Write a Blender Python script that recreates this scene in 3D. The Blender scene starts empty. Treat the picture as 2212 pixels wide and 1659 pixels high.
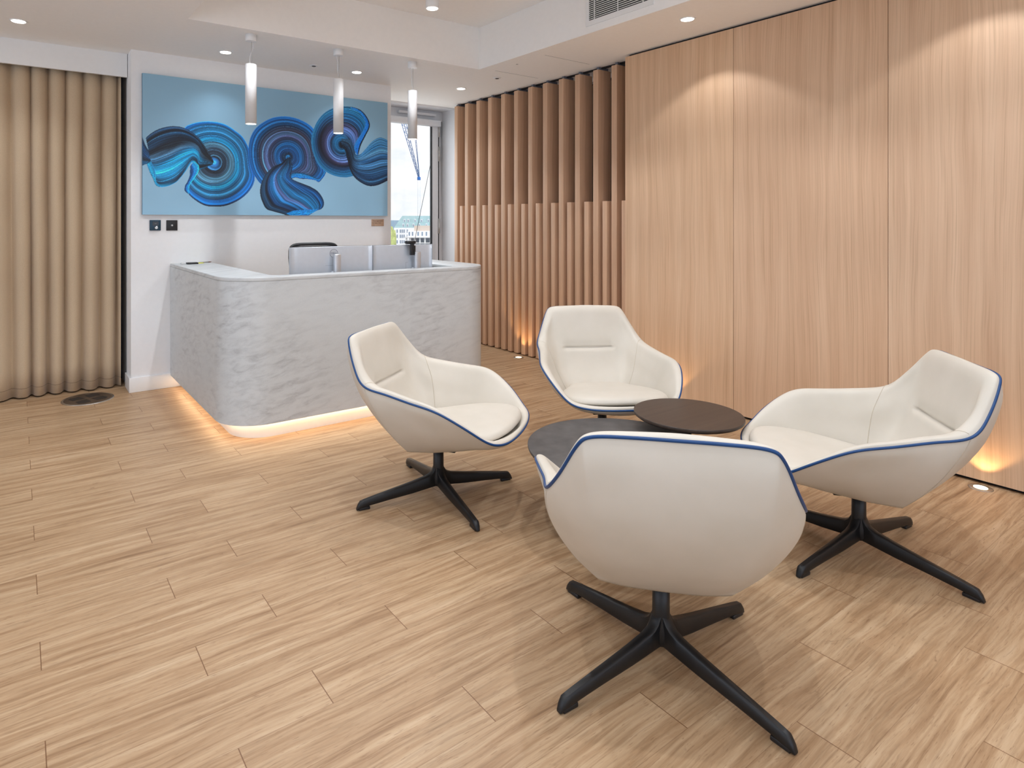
import bpy, bmesh, math, random
import numpy as np
from mathutils import Vector, Matrix

# ------------------------------------------------------------------ camera, world, exposure
S = bpy.context.scene
COL = S.collection
PI = math.pi
R = math.radians
CAM_H = 1.35
FOC, PX, PY = 1347.35, 972.9, 477.2          # focal length and principal point in pixels of the 2212x1659 frame
YAW = math.atan2(PX - 36.9, FOC)             # view direction turned from +Y towards +X
cam_d = bpy.data.cameras.new('camera')
cam = bpy.data.objects.new('camera', cam_d)
COL.objects.link(cam)
cam.location = (0, 0, CAM_H)
cam.rotation_euler = (PI / 2, 0, -YAW)
cam_d.sensor_width = 36.0
cam_d.lens = FOC / 2212 * 36
cam_d.shift_x = (1106 - PX) / 2212
cam_d.shift_y = -(829.5 - PY) / 2212
cam_d.clip_start = 0.05
cam_d.clip_end = 2000
S.camera = cam

S.view_settings.view_transform = 'Standard'
S.view_settings.look = 'None'
S.view_settings.gamma = 1
S.view_settings.use_curve_mapping = False
S.view_settings.exposure = 0.10

W = bpy.data.worlds.new('sky')
S.world = W
W.use_nodes = True
wn, wl = W.node_tree.nodes, W.node_tree.links
wn.clear()
w_out = wn.new('ShaderNodeOutputWorld')
w_bg = wn.new('ShaderNodeBackground')
w_tc = wn.new('ShaderNodeTexCoord')
w_map = wn.new('ShaderNodeMapping')
w_map.inputs['Scale'].default_value = (3, 3, 9)
w_no = wn.new('ShaderNodeTexNoise')
w_no.inputs['Scale'].default_value = 2.2
w_no.inputs['Detail'].default_value = 5
w_cr = wn.new('ShaderNodeValToRGB')
w_cr.color_ramp.elements[0].position = 0.36
w_cr.color_ramp.elements[0].color = (0.70, 0.80, 0.90, 1)
w_cr.color_ramp.elements[1].position = 0.56
w_cr.color_ramp.elements[1].color = (0.97, 0.98, 1.0, 1)
wl.new(w_tc.outputs['Generated'], w_map.inputs['Vector'])
wl.new(w_map.outputs['Vector'], w_no.inputs['Vector'])
wl.new(w_no.outputs['Fac'], w_cr.inputs['Fac'])
wl.new(w_cr.outputs['Color'], w_bg.inputs['Color'])
w_bg.inputs['Strength'].default_value = 1.12
wl.new(w_bg.outputs[0], w_out.inputs[0])

def area_light(name, loc, rot, sx, sy, power, color):
    d = bpy.data.lights.new(name, 'AREA')
    d.shape = 'RECTANGLE'; d.size = sx; d.size_y = sy; d.energy = power; d.color = color
    o = bpy.data.objects.new(name, d)
    o.location = loc; o.rotation_euler = rot
    COL.objects.link(o)
    return o
# fill lamps added at the unseen left and rear walls to lift the room
area_light('fill_left', (-3.0, 2.3, 1.6), (0, -PI / 2, 0), 2.2, 5.6, 58, (0.68, 0.81, 1.0))
area_light('fill_rear', (0.4, -3.0, 1.5), (PI / 2 + .42, 0, 0), 6.0, 2.2, 70, (0.66, 0.80, 1.0))
# unseen fill lamp added behind the viewer for soft light from above
area_light('coffer_fill', (2.1, -.2, 3.04), (0, 0, 0), 2.2, 2.4, 22, (0.74, 0.86, 1.0))
# daylight standing in the window recess of the glazed door
area_light('daylight_door', (3.75, 6.36, 1.7), (-PI / 2, 0, 0), 0.7, 1.4, 6, (0.9, 0.96, 1.0))

d_ = bpy.data.lights.new('facade_fill', 'SUN'); d_.energy = 1.6; d_.angle = .02; d_.color = (1, .97, .93)
facade_fill = bpy.data.objects.new('facade_fill', d_); COL.objects.link(facade_fill); facade_fill.location = (0, 0, 30)
facade_fill.rotation_euler = (R(50), 0, R(-20))      # lamp added to whiten the buildings outside

SPOT_W = 42.0          # watts of one ceiling downlight
WARM = (0.90, 0.94, 1.0)

# ------------------------------------------------------------------ helpers
def srgb(r, g, b, k=1.0):
    f = lambda c: (c / 255 / 12.92) if c / 255 <= 0.04045 else ((c / 255 + 0.055) / 1.055) ** 2.4
    return (min(1, f(r) * k), min(1, f(g) * k), min(1, f(b) * k), 1)

def mesh_obj(name, verts, faces, m, parent=None, smooth=False, loc=None):
    me = bpy.data.meshes.new(name)
    me.from_pydata([tuple(map(float, v)) for v in verts], [], [tuple(int(i) for i in f) for f in faces])
    me.validate()
    if smooth:
        for p in me.polygons: p.use_smooth = True
    if m: me.materials.append(m)
    o = bpy.data.objects.new(name, me)
    COL.objects.link(o)
    if parent: o.parent = parent
    if loc is not None: o.location = loc
    return o

class MB:
    def __init__(s): s.v = []; s.f = []; s.sm = []
    def add(s, v, f, smooth=False):
        n = len(s.v); s.v += [tuple(p) for p in v]; s.f += [tuple(i + n for i in q) for q in f]
        s.sm += [smooth] * len(f); return s
    def box(s, x0, x1, y0, y1, z0, z1):
        v = [(x0, y0, z0), (x1, y0, z0), (x1, y1, z0), (x0, y1, z0), (x0, y0, z1), (x1, y0, z1), (x1, y1, z1), (x0, y1, z1)]
        return s.add(v, [(0, 3, 2, 1), (4, 5, 6, 7), (0, 1, 5, 4), (1, 2, 6, 5), (2, 3, 7, 6), (3, 0, 4, 7)])
    def lathe(s, prof, n=32, c=(0, 0, 0), close=True):
        # prof: list of (r, z) from bottom to top; closes with end discs
        v = []; f = []
        for r, z in prof:
            for k in range(n):
                a = 2 * PI * k / n
                v.append((c[0] + r * math.cos(a), c[1] + r * math.sin(a), c[2] + z))
        m = len(prof)
        for i in range(m - 1):
            for k in range(n):
                k2 = (k + 1) % n
                f.append((i * n + k, i * n + k2, (i + 1) * n + k2, (i + 1) * n + k))
        s.add(v, f, True)
        if close:
            s.add(v[:n], [tuple(range(n))[::-1]]); s.add(v[-n:], [tuple(range(n))])
        return s
    def tube(s, pts, r, n=8, closed=False):
        P = [Vector(p) for p in pts]; N = len(P); v = []; f = []
        up = Vector((0, 0, 1)); prev = None
        for i in range(N):
            a = P[i - 1] if (closed or i) else P[i]
            b = P[(i + 1) % N] if (closed or i < N - 1) else P[i]
            t = (b - a).normalized()
            if prev is None:
                u = t.cross(up)
                if u.length < 1e-3: u = t.cross(Vector((1, 0, 0)))
            else:
                u = prev - t * prev.dot(t)
            u.normalize(); prev = u; w = t.cross(u)
            rr = r[i] if isinstance(r, (list, tuple)) else r
            for k in range(n):
                an = 2 * PI * k / n
                v.append(P[i] + (u * math.cos(an) + w * math.sin(an)) * rr)
        for i in range(N if closed else N - 1):
            j = (i + 1) % N
            for k in range(n):
                k2 = (k + 1) % n
                f.append((i * n + k, i * n + k2, j * n + k2, j * n + k))
        s.add(v, f, True)
        if not closed:
            s.add(v[:n], [tuple(range(n))]); s.add(v[-n:], [tuple(range(n))[::-1]])
        return s
    def build(s, name, m, parent=None, bevel=0, loc=None, seg=2):
        me = bpy.data.meshes.new(name)
        me.from_pydata([tuple(map(float, p)) for p in s.v], [], s.f)
        for p, q in zip(me.polygons, s.sm): p.use_smooth = q
        bm = bmesh.new(); bm.from_mesh(me)
        bmesh.ops.remove_doubles(bm, verts=bm.verts, dist=1e-6)
        if bevel:
            ed = [e for e in bm.edges if len(e.link_faces) == 2 and e.calc_face_angle(0) > 0.6]
            r = bmesh.ops.bevel(bm, geom=ed, offset=bevel, segments=seg, profile=0.5, affect='EDGES')
            for q in bm.faces: q.smooth = True
        bmesh.ops.recalc_face_normals(bm, faces=bm.faces)
        bm.to_mesh(me); bm.free()
        if bevel:
            me.set_sharp_from_angle(angle=R(50))
        if m: me.materials.append(m)
        o = bpy.data.objects.new(name, me); COL.objects.link(o)
        if parent: o.parent = parent
        if loc is not None: o.location = loc
        return o

def tag(o, label=None, cat=None, group=None, kind=None):
    if label: o['label'] = label
    if cat: o['category'] = cat
    if group: o['group'] = group
    if kind: o['kind'] = kind
    return o
def struct(o): o['kind'] = 'structure'; return o
def thing(name, label, cat, loc=(0, 0, 0), rz=0, group=None):
    o = bpy.data.objects.new(name, None); COL.objects.link(o)
    o.empty_display_size = 0.1
    o.location = loc; o.rotation_euler = (0, 0, rz)
    return tag(o, label, cat, group)
def kids(o): return [c for c in bpy.data.objects if c.parent == o]
def dup(o, loc=None, rz=None, label=None, parent=None):
    c = o.copy(); COL.objects.link(c)
    if parent: c.parent = parent
    if loc is not None: c.location = loc
    if rz is not None: c.rotation_euler = (0, 0, rz)
    if label: c['label'] = label
    for ch in kids(o): dup(ch, parent=c)
    return c
def text_mesh(name, txt, size, m, parent, loc, rot, depth=0.0004, align='LEFT'):
    cu = bpy.data.curves.new(name, 'FONT'); cu.body = txt; cu.size = size; cu.extrude = depth
    cu.align_x = align; cu.align_y = 'CENTER'
    t = bpy.data.objects.new(name + '_tmp', cu); COL.objects.link(t)
    bpy.context.view_layer.update()
    me = bpy.data.meshes.new_from_object(t.evaluated_get(bpy.context.evaluated_depsgraph_get()))
    bpy.data.objects.remove(t)
    me.materials.clear(); me.materials.append(m)
    o = bpy.data.objects.new(name, me); COL.objects.link(o); o.parent = parent
    o.location = loc; o.rotation_euler = rot
    return o

# ------------------------------------------------------------------ materials
class NT:
    def __init__(s, name):
        s.m = bpy.data.materials.new(name); s.m.use_nodes = True
        s.n = s.m.node_tree.nodes; s.l = s.m.node_tree.links
        s.b = s.n['Principled BSDF']
    def node(s, t, **kw):
        x = s.n.new(t)
        for k, v in kw.items(): setattr(x, k, v)
        return x
    def put(s, sock, v):
        if hasattr(v, 'links') or isinstance(v, bpy.types.NodeSocket): s.l.new(v, sock)
        else: sock.default_value = v
    def math(s, op, a, b=0.0, c=None):
        x = s.node('ShaderNodeMath', operation=op); s.put(x.inputs[0], a); s.put(x.inputs[1], b)
        if c is not None: s.put(x.inputs[2], c)
        return x.outputs[0]
    def pos(s, obj=False):
        if obj: return s.node('ShaderNodeTexCoord').outputs['Object']
        return s.node('ShaderNodeNewGeometry').outputs['Position']
    def xyz(s, v):
        x = s.node('ShaderNodeSeparateXYZ'); s.put(x.inputs[0], v); return x.outputs
    def comb(s, a, b, c):
        x = s.node('ShaderNodeCombineXYZ')
        for i, q in enumerate((a, b, c)): s.put(x.inputs[i], q)
        return x.outputs[0]
    def scale(s, v, sc, loc=(0, 0, 0), rot=(0, 0, 0)):
        x = s.node('ShaderNodeMapping'); s.put(x.inputs[0], v)
        x.inputs['Scale'].default_value = sc; x.inputs['Location'].default_value = loc; x.inputs['Rotation'].default_value = rot
        return x.outputs[0]
    def noise(s, v, sc=1, det=4, rough=.5, dist=0):
        x = s.node('ShaderNodeTexNoise'); s.put(x.inputs['Vector'], v)
        x.inputs['Scale'].default_value = sc; x.inputs['Detail'].default_value = det
        x.inputs['Roughness'].default_value = rough; x.inputs['Distortion'].default_value = dist
        return x.outputs['Fac']
    def white(s, v):
        x = s.node('ShaderNodeTexWhiteNoise', noise_dimensions='3D'); s.put(x.inputs['Vector'], v); return x.outputs['Value']
    def ramp(s, f, stops, interp='LINEAR'):
        x = s.node('ShaderNodeValToRGB'); cr = x.color_ramp; cr.interpolation = interp
        while len(cr.elements) < len(stops): cr.elements.new(0.5)
        for e, (p, c) in zip(cr.elements, stops): e.position = p; e.color = c
        s.put(x.inputs[0], f); return x.outputs[0]
    def mix(s, f, a, b, mode='MIX'):
        x = s.node('ShaderNodeMix', data_type='RGBA', blend_type=mode)
        s.put(x.inputs[0], f); s.put(x.inputs[6], a); s.put(x.inputs[7], b); return x.outputs[2]
    def bump(s, h, st=.2, d=.002):
        x = s.node('ShaderNodeBump'); s.put(x.inputs['Height'], h); x.inputs['Strength'].default_value = st
        x.inputs['Distance'].default_value = d; s.l.new(x.outputs[0], s.b.inputs['Normal'])
    def done(s, color=None, rough=None, metal=None, **kw):
        if color is not None: s.put(s.b.inputs['Base Color'], color)
        if rough is not None: s.put(s.b.inputs['Roughness'], rough)
        if metal is not None: s.put(s.b.inputs['Metallic'], metal)
        for k, v in kw.items(): s.put(s.b.inputs[k], v)
        return s.m

def plain(name, c, rough=.5, metal=0, var=.06, sc=30, bump=0, **kw):
    t = NT(name); n = t.noise(t.pos(True), sc, 3)
    a = tuple(x * (1 - var) for x in c[:3]) + (1,); b = tuple(min(1, x * (1 + var)) for x in c[:3]) + (1,)
    col = t.ramp(n, [(.3, a), (.7, b)])
    if bump: t.bump(n, bump)
    return t.done(col, rough, metal, **kw)
def emit(name, c, st):
    t = NT(name); t.done((0, 0, 0, 1), .5)
    t.b.inputs['Emission Color'].default_value = c; t.b.inputs['Emission Strength'].default_value = st
    return t.m

def floor_material():
    t = NT('oak_vinyl_planks')
    x, y, z = t.xyz(t.pos())
    yy = t.math('DIVIDE', t.math('SUBTRACT', y, 1.621), .1545)
    row = t.math('FLOOR', yy); fy = t.math('SUBTRACT', yy, row)
    m = t.math('FLOORED_MODULO', row, 3.0)
    off = t.math('ADD', t.math('MULTIPLY', t.math('GREATER_THAN', m, .5), -.667), .727)
    off = t.math('ADD', off, t.math('MULTIPLY', t.math('GREATER_THAN', m, 1.5), .405))
    xx = t.math('SUBTRACT', x, off); colm = t.math('FLOOR', xx); fx = t.math('SUBTRACT', xx, colm)
    rnd = t.white(t.comb(row, colm, 3.3)); rnd2 = t.white(t.comb(colm, row, 8.1))
    # figure of the wood: long wavy streaks, different on every plank
    wob = t.noise(t.comb(t.math('ADD', t.math('MULTIPLY', x, 1.6), t.math('MULTIPLY', rnd, 40)), t.math('MULTIPLY', y, 5), rnd2), 1, 3)
    yw = t.math('ADD', y, t.math('MULTIPLY', t.math('SUBTRACT', wob, .5), .06))
    big = t.noise(t.comb(t.math('ADD', t.math('MULTIPLY', x, 1.7), t.math('MULTIPLY', rnd, 30)), t.math('MULTIPLY', yw, 32), t.math('MULTIPLY', rnd2, 9)), 1, 7, .66, .3)
    fine = t.noise(t.comb(t.math('ADD', t.math('MULTIPLY', x, 5), t.math('MULTIPLY', rnd2, 30)), t.math('MULTIPLY', yw, 120), rnd), 1, 3, .6)
    base = t.ramp(big, [(.26, srgb(134, 102, 72)), (.40, srgb(170, 136, 101)), (.55, srgb(192, 161, 126)), (.76, srgb(210, 183, 150))])
    fcol = t.ramp(fine, [(.28, (.62, .57, .52, 1)), (.5, (.95, .94, .93, 1)), (.72, (1, 1, 1, 1))])
    c = t.mix(.75, base, fcol, 'MULTIPLY')
    # short dark pores and knots
    por = t.noise(t.comb(t.math('MULTIPLY', x, 26), t.math('MULTIPLY', yw, 300), rnd), 1, 2)
    c = t.mix(t.ramp(por, [(.62, (0, 0, 0, 1)), (.72, (.6, .6, .6, 1))]), c, srgb(132, 98, 68))
    kn = t.noise(t.comb(t.math('ADD', t.math('MULTIPLY', x, 5), t.math('MULTIPLY', rnd, 20)), t.math('MULTIPLY', yw, 22), 4.0), 1, 6, .7, 1.6)
    c = t.mix(t.ramp(kn, [(.63, (0, 0, 0, 1)), (.74, (.8, .8, .8, 1))]), c, srgb(122, 88, 60))
    tone = t.ramp(rnd, [(0, (.955, .95, .945, 1)), (1, (1.0, 1.0, 1.0, 1))])
    c = t.mix(1.0, c, tone, 'MULTIPLY')
    gy = t.math('MINIMUM', fy, t.math('SUBTRACT', 1.0, fy)); gx = t.math('MINIMUM', fx, t.math('SUBTRACT', 1.0, fx))
    g1 = t.math('LESS_THAN', gy, .006); g2 = t.math('LESS_THAN', gx, .0014)
    c = t.mix(t.math('MULTIPLY', g1, .45), c, srgb(120, 84, 55))
    c = t.mix(t.math('MULTIPLY', g2, .85), c, srgb(110, 72, 42))
    t.bump(t.math('SUBTRACT', fine, t.math('MULTIPLY', t.math('MAXIMUM', g1, g2), 1.0)), .12, .0015)
    return t.done(c, t.math('ADD', .36, t.math('MULTIPLY', fine, .12)), **{'Specular IOR Level': .45})

def oak(name, dark, mid, light, along='Z', seed=0.0, sc=1.0, obj=False, rough=.5):
    t = NT(name)
    x, y, z = t.xyz(t.pos(obj))
    if along == 'Z': u, v = z, t.math('ADD', y, t.math('MULTIPLY', x, .8))
    else: u, v = x, y
    u = t.math('ADD', u, seed)
    wob = t.noise(t.comb(t.math('MULTIPLY', u, .55), t.math('MULTIPLY', v, 2.2), seed), 1, 3)
    vw = t.math('ADD', v, t.math('MULTIPLY', t.math('SUBTRACT', wob, .5), .11))
    big = t.noise(t.comb(t.math('MULTIPLY', u, .55), t.math('MULTIPLY', vw, 20 * sc), seed), 1, 6, .62, .2)
    fine = t.noise(t.comb(t.math('MULTIPLY', u, 1.4), t.math('MULTIPLY', vw, 150 * sc), seed + 3), 1, 3, .65)
    c = t.ramp(big, [(.2, dark), (.5, mid), (.8, light)])
    c = t.mix(.8, c, t.ramp(fine, [(.25, (.76, .71, .66, 1)), (.52, (1, 1, 1, 1))]), 'MULTIPLY')
    t.bump(fine, .08, .001)
    return t.done(c, rough)

def marble():
    t = NT('grey_marbled_stone')
    x, y, z = t.xyz(t.pos())
    al = t.math('ADD', x, t.math('MULTIPLY', y, -1.0))
    d = t.comb(t.math('ADD', t.math('MULTIPLY', al, 6.0), t.math('MULTIPLY', z, -2.0)), t.math('ADD', t.math('MULTIPLY', z, 19.0), t.math('MULTIPLY', al, -2.6)), 0.0)
    n1 = t.noise(d, 1.4, 8, .62, .5)
    n2 = t.noise(t.comb(al, z, y), 2.0, 3)
    n3 = t.noise(t.pos(), 260, 2)
    a = t.ramp(n1, [(.42, (0, 0, 0, 1)), (.55, (.18, .18, .18, 1)), (.72, (.55, .55, .55, 1))])
    f = t.math('MULTIPLY', a, t.ramp(n2, [(.36, (.25, .25, .25, 1)), (.62, (1, 1, 1, 1))]))
    c = t.mix(f, srgb(208, 211, 211), srgb(136, 136, 138))
    c = t.mix(.5, c, t.ramp(n3, [(.3, (.9, .9, .9, 1)), (.7, (1, 1, 1, 1))]), 'MULTIPLY')
    return t.done(c, .42)

def leather():
    t = NT('cream_leather')
    p = t.pos(True)
    n = t.noise(p, 6, 3); g = t.noise(p, 420, 2, .6)
    c = t.ramp(n, [(.3, srgb(205, 197, 183)), (.7, srgb(212, 204, 191))])
    t.bump(g, .10, .0006)
    return t.done(c, .46, **{'Specular IOR Level': .4})

def curtain_mat():
    t = NT('beige_curtain_cloth')
    x, y, z = t.xyz(t.pos())
    w = t.noise(t.comb(t.math('MULTIPLY', x, 500), t.math('MULTIPLY', y, 500), t.math('MULTIPLY', z, 260)), 1, 2)
    c = t.ramp(w, [(.3, srgb(190, 166, 136)), (.7, srgb(205, 182, 152))])
    hem = t.math('MULTIPLY', t.math('LESS_THAN', z, .082), t.math('GREATER_THAN', z, .078))
    c = t.mix(hem, c, srgb(150, 130, 104))
    t.bump(w, .1, .001)
    return t.done(c, .85, **{'Sheen Weight': .2})

def glass(name, tint=(1, 1, 1, 1), refl=.06):
    t = NT(name); t.n.remove(t.b)
    tr = t.node('ShaderNodeBsdfTransparent'); tr.inputs[0].default_value = tint
    gl = t.node('ShaderNodeBsdfGlossy'); gl.inputs['Roughness'].default_value = .01
    mx = t.node('ShaderNodeMixShader'); mx.inputs[0].default_value = refl
    t.l.new(tr.outputs[0], mx.inputs[1]); t.l.new(gl.outputs[0], mx.inputs[2])
    t.l.new(mx.outputs[0], t.n['Material Output'].inputs[0])
    return t.m

M = {}
M['floor'] = floor_material()
M['wall'] = plain('white_wall_paint', srgb(243, 243, 243), .75, var=.01)
M['ceil'] = plain('white_ceiling_paint', srgb(249, 246, 242), .85, var=.01)
M['trim'] = plain('white_satin_trim', srgb(238, 237, 235), .4, var=.01)
M['black'] = plain('black_shadow_gap', (.006, .006, .008, 1), .8)
M['oak'] = oak('pale_oak_veneer', srgb(200, 160, 124), srgb(218, 181, 146), srgb(230, 197, 164))
M['oak2'] = oak('pale_oak_veneer_second_flitch', srgb(197, 158, 125), srgb(214, 177, 144), srgb(227, 193, 161), seed=7.7)
M['oak3'] = oak('pale_oak_veneer_third_flitch', srgb(195, 158, 127), srgb(213, 178, 146), srgb(226, 194, 163), seed=15.2)
M['slat'] = oak('oak_batten', srgb(196, 156, 124), srgb(214, 174, 142), srgb(226, 190, 158), seed=3.1, sc=2.0, obj=True)
M['marble'] = marble()
M['leather'] = leather()
M['piping'] = plain('blue_piping', srgb(0, 62, 116), .4, var=.05)
M['seam'] = plain('cream_seam_shadow', srgb(196, 184, 164), .6)
M['metal_black'] = plain('black_powder_coat', (.0075, .0078, .009, 1), .42, var=.2, sc=900, bump=.08)
M['curtain'] = curtain_mat()
M['laminate'] = plain('charcoal_table_laminate', srgb(82, 79, 77), .5, var=.22, sc=14)
M['stained'] = oak('dark_stained_oak', srgb(50, 39, 32), srgb(64, 51, 43), srgb(76, 62, 52), along='X', sc=1.5, rough=.42)
M['lamp_white'] = plain('white_lamp_body', srgb(240, 240, 240), .45, var=.01)
M['lens'] = emit('lit_lamp_lens', (1, .93, .84, 1), 14)
M['lens_warm'] = emit('lit_uplight_lens', (1, .80, .52, 1), 4)
M['led'] = emit('led_strip_glow', (1, .68, .40, 1), 15)
M['steel'] = plain('brushed_steel', (.55, .54, .52, 1), .32, 1, var=.1)
M['bronze'] = plain('worn_bronze_steel', srgb(112, 98, 86), .38, .8, var=.15)
M['alu'] = plain('silver_monitor_shell', srgb(196, 201, 208), .30, .35, var=.02)
M['plastic'] = plain('black_plastic', (.012, .012, .014, 1), .4)
M['screen'] = plain('dark_screen', (.008, .008, .01, 1), .15)
M['teal_metal'] = plain('dark_teal_plate', srgb(46, 72, 90), .4, .3)
M['frame_grey'] = plain('light_grey_window_frame', srgb(232, 234, 238), .4, var=.01)
M['glass'] = glass('window_glass')
M['dark_glass'] = None
M['frame_dim'] = plain('grey_seam', srgb(104, 108, 118), .5)
M['white_lam'] = plain('white_laminate', srgb(232, 232, 232), .4, var=.01)
M['plaque'] = plain('copper_plaque', srgb(196, 166, 142), .5, .2, var=.04)
M['ink'] = plain('dark_ink', srgb(40, 32, 28), .7)
t = NT('smoked_partition_glass'); M['dark_glass'] = t.done((.55, .58, .6, 1), .03, 1.0)

# ------------------------------------------------------------------ the room
XL, YN = -3.3, -3.3            # unseen left and near limits
XW = 4.065                     # oak panelled wall
XS = 4.16                      # faces of the battens
YB = 5.462                     # reception back wall
ZC = 2.70
ZCOF = 3.07
CX0, CX1, CY0, CY1 = .938, 3.383, -1.6, 4.42

struct(MB().box(XL - .1, 4.9, YN - .1, 6.75, -.12, 0).build('floor', M['floor']))
b = MB()
b.box(XL - .1, CX0, YN - .1, 6.20, ZC, ZC + .5)
b.box(CX1, 4.9, YN - .1, 6.20, ZC, ZC + .5)
b.box(CX0, CX1, CY1, 6.20, ZC, ZC + .5)
b.box(CX0, CX1, YN - .1, CY0, ZC, ZC + .5)
b.box(CX0 - .05, CX1 + .05, CY0 - .05, CY1 + .05, ZCOF, ZCOF + .12)
struct(b.build('ceiling', M['ceil']))
# back wall carrying the painting
struct(MB().box(.736, 3.070, YB, YB + .225, 0, ZC).build('wall_back', M['wall']))
b = MB().box(.722, 3.08, YB - .014, YB, 0, .115).box(.722, .736, YB, YB + .225, 0, .115)
struct(b.build('baseboard_back', M['trim'], bevel=.002))
# outer wall behind the curtain and beside the glazed door
b = MB().box(XL - .1, .74, 6.00, 6.2, 0, ZC)
struct(b.build('wall_curtain_side', plain('dark_blue_wall', srgb(34, 38, 60), .5)))  # plain wall coloured dark blue behind the curtain
struct(MB().box(.74, 3.15, 5.70, 6.2, 0, ZC).build('wall_far', M['wall']))
struct(MB().box(XL - .1, XL, YN - .1, 6.2, 0, ZC).build('wall_left', M['wall']))
struct(MB().box(XL, 4.9, YN - .1, YN, 0, ZC).build('wall_near', M['wall']))
# right: carcass with black shadow gaps, oak panels in front
rw = MB().box(XW + .03, 4.9, YN, 3.34, 0, ZC).build('wall_right', M['black']); struct(rw)
edges = [3.358, 2.424, 1.492, .560, -.372, -1.304, -2.236, -3.168]
mats = [M['oak'], M['oak2'], M['oak3']]
for i in range(7):
    MB().box(XW, XW + .03, edges[i + 1] + .0015, edges[i] - .0015, .018, ZC - .018).build('oak_panel', mats[i % 3], rw)
MB().box(XW + .03, XW + .25, 3.34, 3.358, .018, ZC - .018).build('oak_panel_return', M['oak'], rw)

# white fascia over the curtain
struct(MB().box(XL, .732, 5.635, 5.66, 2.512, ZC).build('trim_1', M['trim']))

# wall recess with the glazed door
XRV = 4.344
struct(MB().box(XRV, 4.9, 5.93, 6.50, 0, ZC).build('wall_door_side', M['frame_grey']))
struct(MB().box(3.08, 4.9, 6.20, 6.75, 2.70, 2.95).build('trim_2', M['frame_grey']))
b = MB().box(3.15, 4.36, 6.12, 6.125, 2.682, 2.70).box(3.15, 4.36, 6.155, 6.16, 2.682, 2.70)
struct(b.build('trim_3', M['frame_grey']))
dr = struct(MB().box(3.06, 4.344, 6.43, 6.50, 2.585, 2.70).box(4.285, 4.344, 6.43, 6.50, 0, 2.585).box(3.06, 3.12, 6.43, 6.50, 0, 2.585).build('door_1', M['frame_grey'], bevel=.003))
b = MB().box(3.125, 4.275, 6.415, 6.47, 2.522, 2.580).box(4.190, 4.275, 6.415, 6.47, .02, 2.522).box(3.125, 3.20, 6.415, 6.47, .02, 2.522).box(3.2, 4.19, 6.415, 6.47, .02, .12)
b.build('door_leaf_frame', M['frame_grey'], dr, bevel=.003)
MB().box(4.178, 4.192, 6.425, 6.455, .12, 2.522).build('rubber_gasket', M['plastic'], dr)
MB().box(3.2, 4.18, 6.437, 6.443, .12, 2.522).build('door_glass', M['glass'], dr)
MB().box(3.12, 4.262, 6.335, 6.415, 2.505, 2.575).build('door_closer_rail', M['frame_grey'], dr, bevel=.003)
MB().box(3.70, 4.22, 6.38, 6.43, 2.63, 2.662).build('door_closer', M['frame_grey'], dr, bevel=.004)
for z0, z1 in ((2.385, 2.564), (2.087, 2.266), (1.196, 1.378), (.2, .38)):
    h = MB().lathe([(.011, 0), (.011, z1 - z0)], 12).build('hinge', M['steel'], dr, loc=(4.281, 6.405, z0))
MB().box(4.279, 4.283, 6.41, 6.425, 0, 2.58).build('hinge_gap', M['black'], dr)

# smoked glass partition behind the battens
pg = MB().box(4.46, 4.475, 3.34, 6.0, .04, 2.66).build('glass_partition', M['dark_glass'])
tag(pg, 'tall reflective glass partition glimpsed through the gaps between the oak battens', 'partition')
struct(MB().box(4.455, 4.48, 3.34, 6.0, 2.66, ZC).box(4.455, 4.48, 3.34, 6.0, 0, .04).build('trim_4', M['trim']))

# ------------------------------------------------------------------ oak batten screen
sc = thing('batten_screen', 'screen of tall and short pale oak battens beside the oak panelled wall', 'screen', (XS, 4.7, 0))
tall_y = [3.554, 3.760, 3.977, 4.183, 4.397, 4.608, 4.822, 5.029, 5.249, 5.457, 5.671, 5.875]
tall = MB().box(0, .165, -.029, .029, .012, 2.672).build('tall_batten', M['slat'], sc, bevel=.002)
cap = MB().box(.03, .15, -.012, .012, 2.672, ZC).build('fixing_bracket', M['frame_dim'], tall)
short = MB().box(0, .165, -.025, .025, .012, 1.521).build('short_batten', M['slat'], sc, bevel=.002)
tall.location = (0, tall_y[0] - 4.7, 0)
for y in tall_y[1:]:
    dup(tall, (0, y - 4.7, 0), parent=sc)
ys = [(a + b_) / 2 for a, b_ in zip(tall_y[:-1], tall_y[1:])] + [3.449]
short.location = (0, ys[0] - 4.7, 0)
for y in ys[1:]:
    dup(short, (0, y - 4.7, 0), parent=sc)
MB().box(.06, .085, -1.36, 1.25, ZC - .012, ZC).build('ceiling_gap_strip', M['black'], sc)  # black strip standing for the shadow gap where the ceiling ends
MB().box(.10, .16, -1.36, 1.25, 0, .012).build('floor_track', M['black'], sc)

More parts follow.
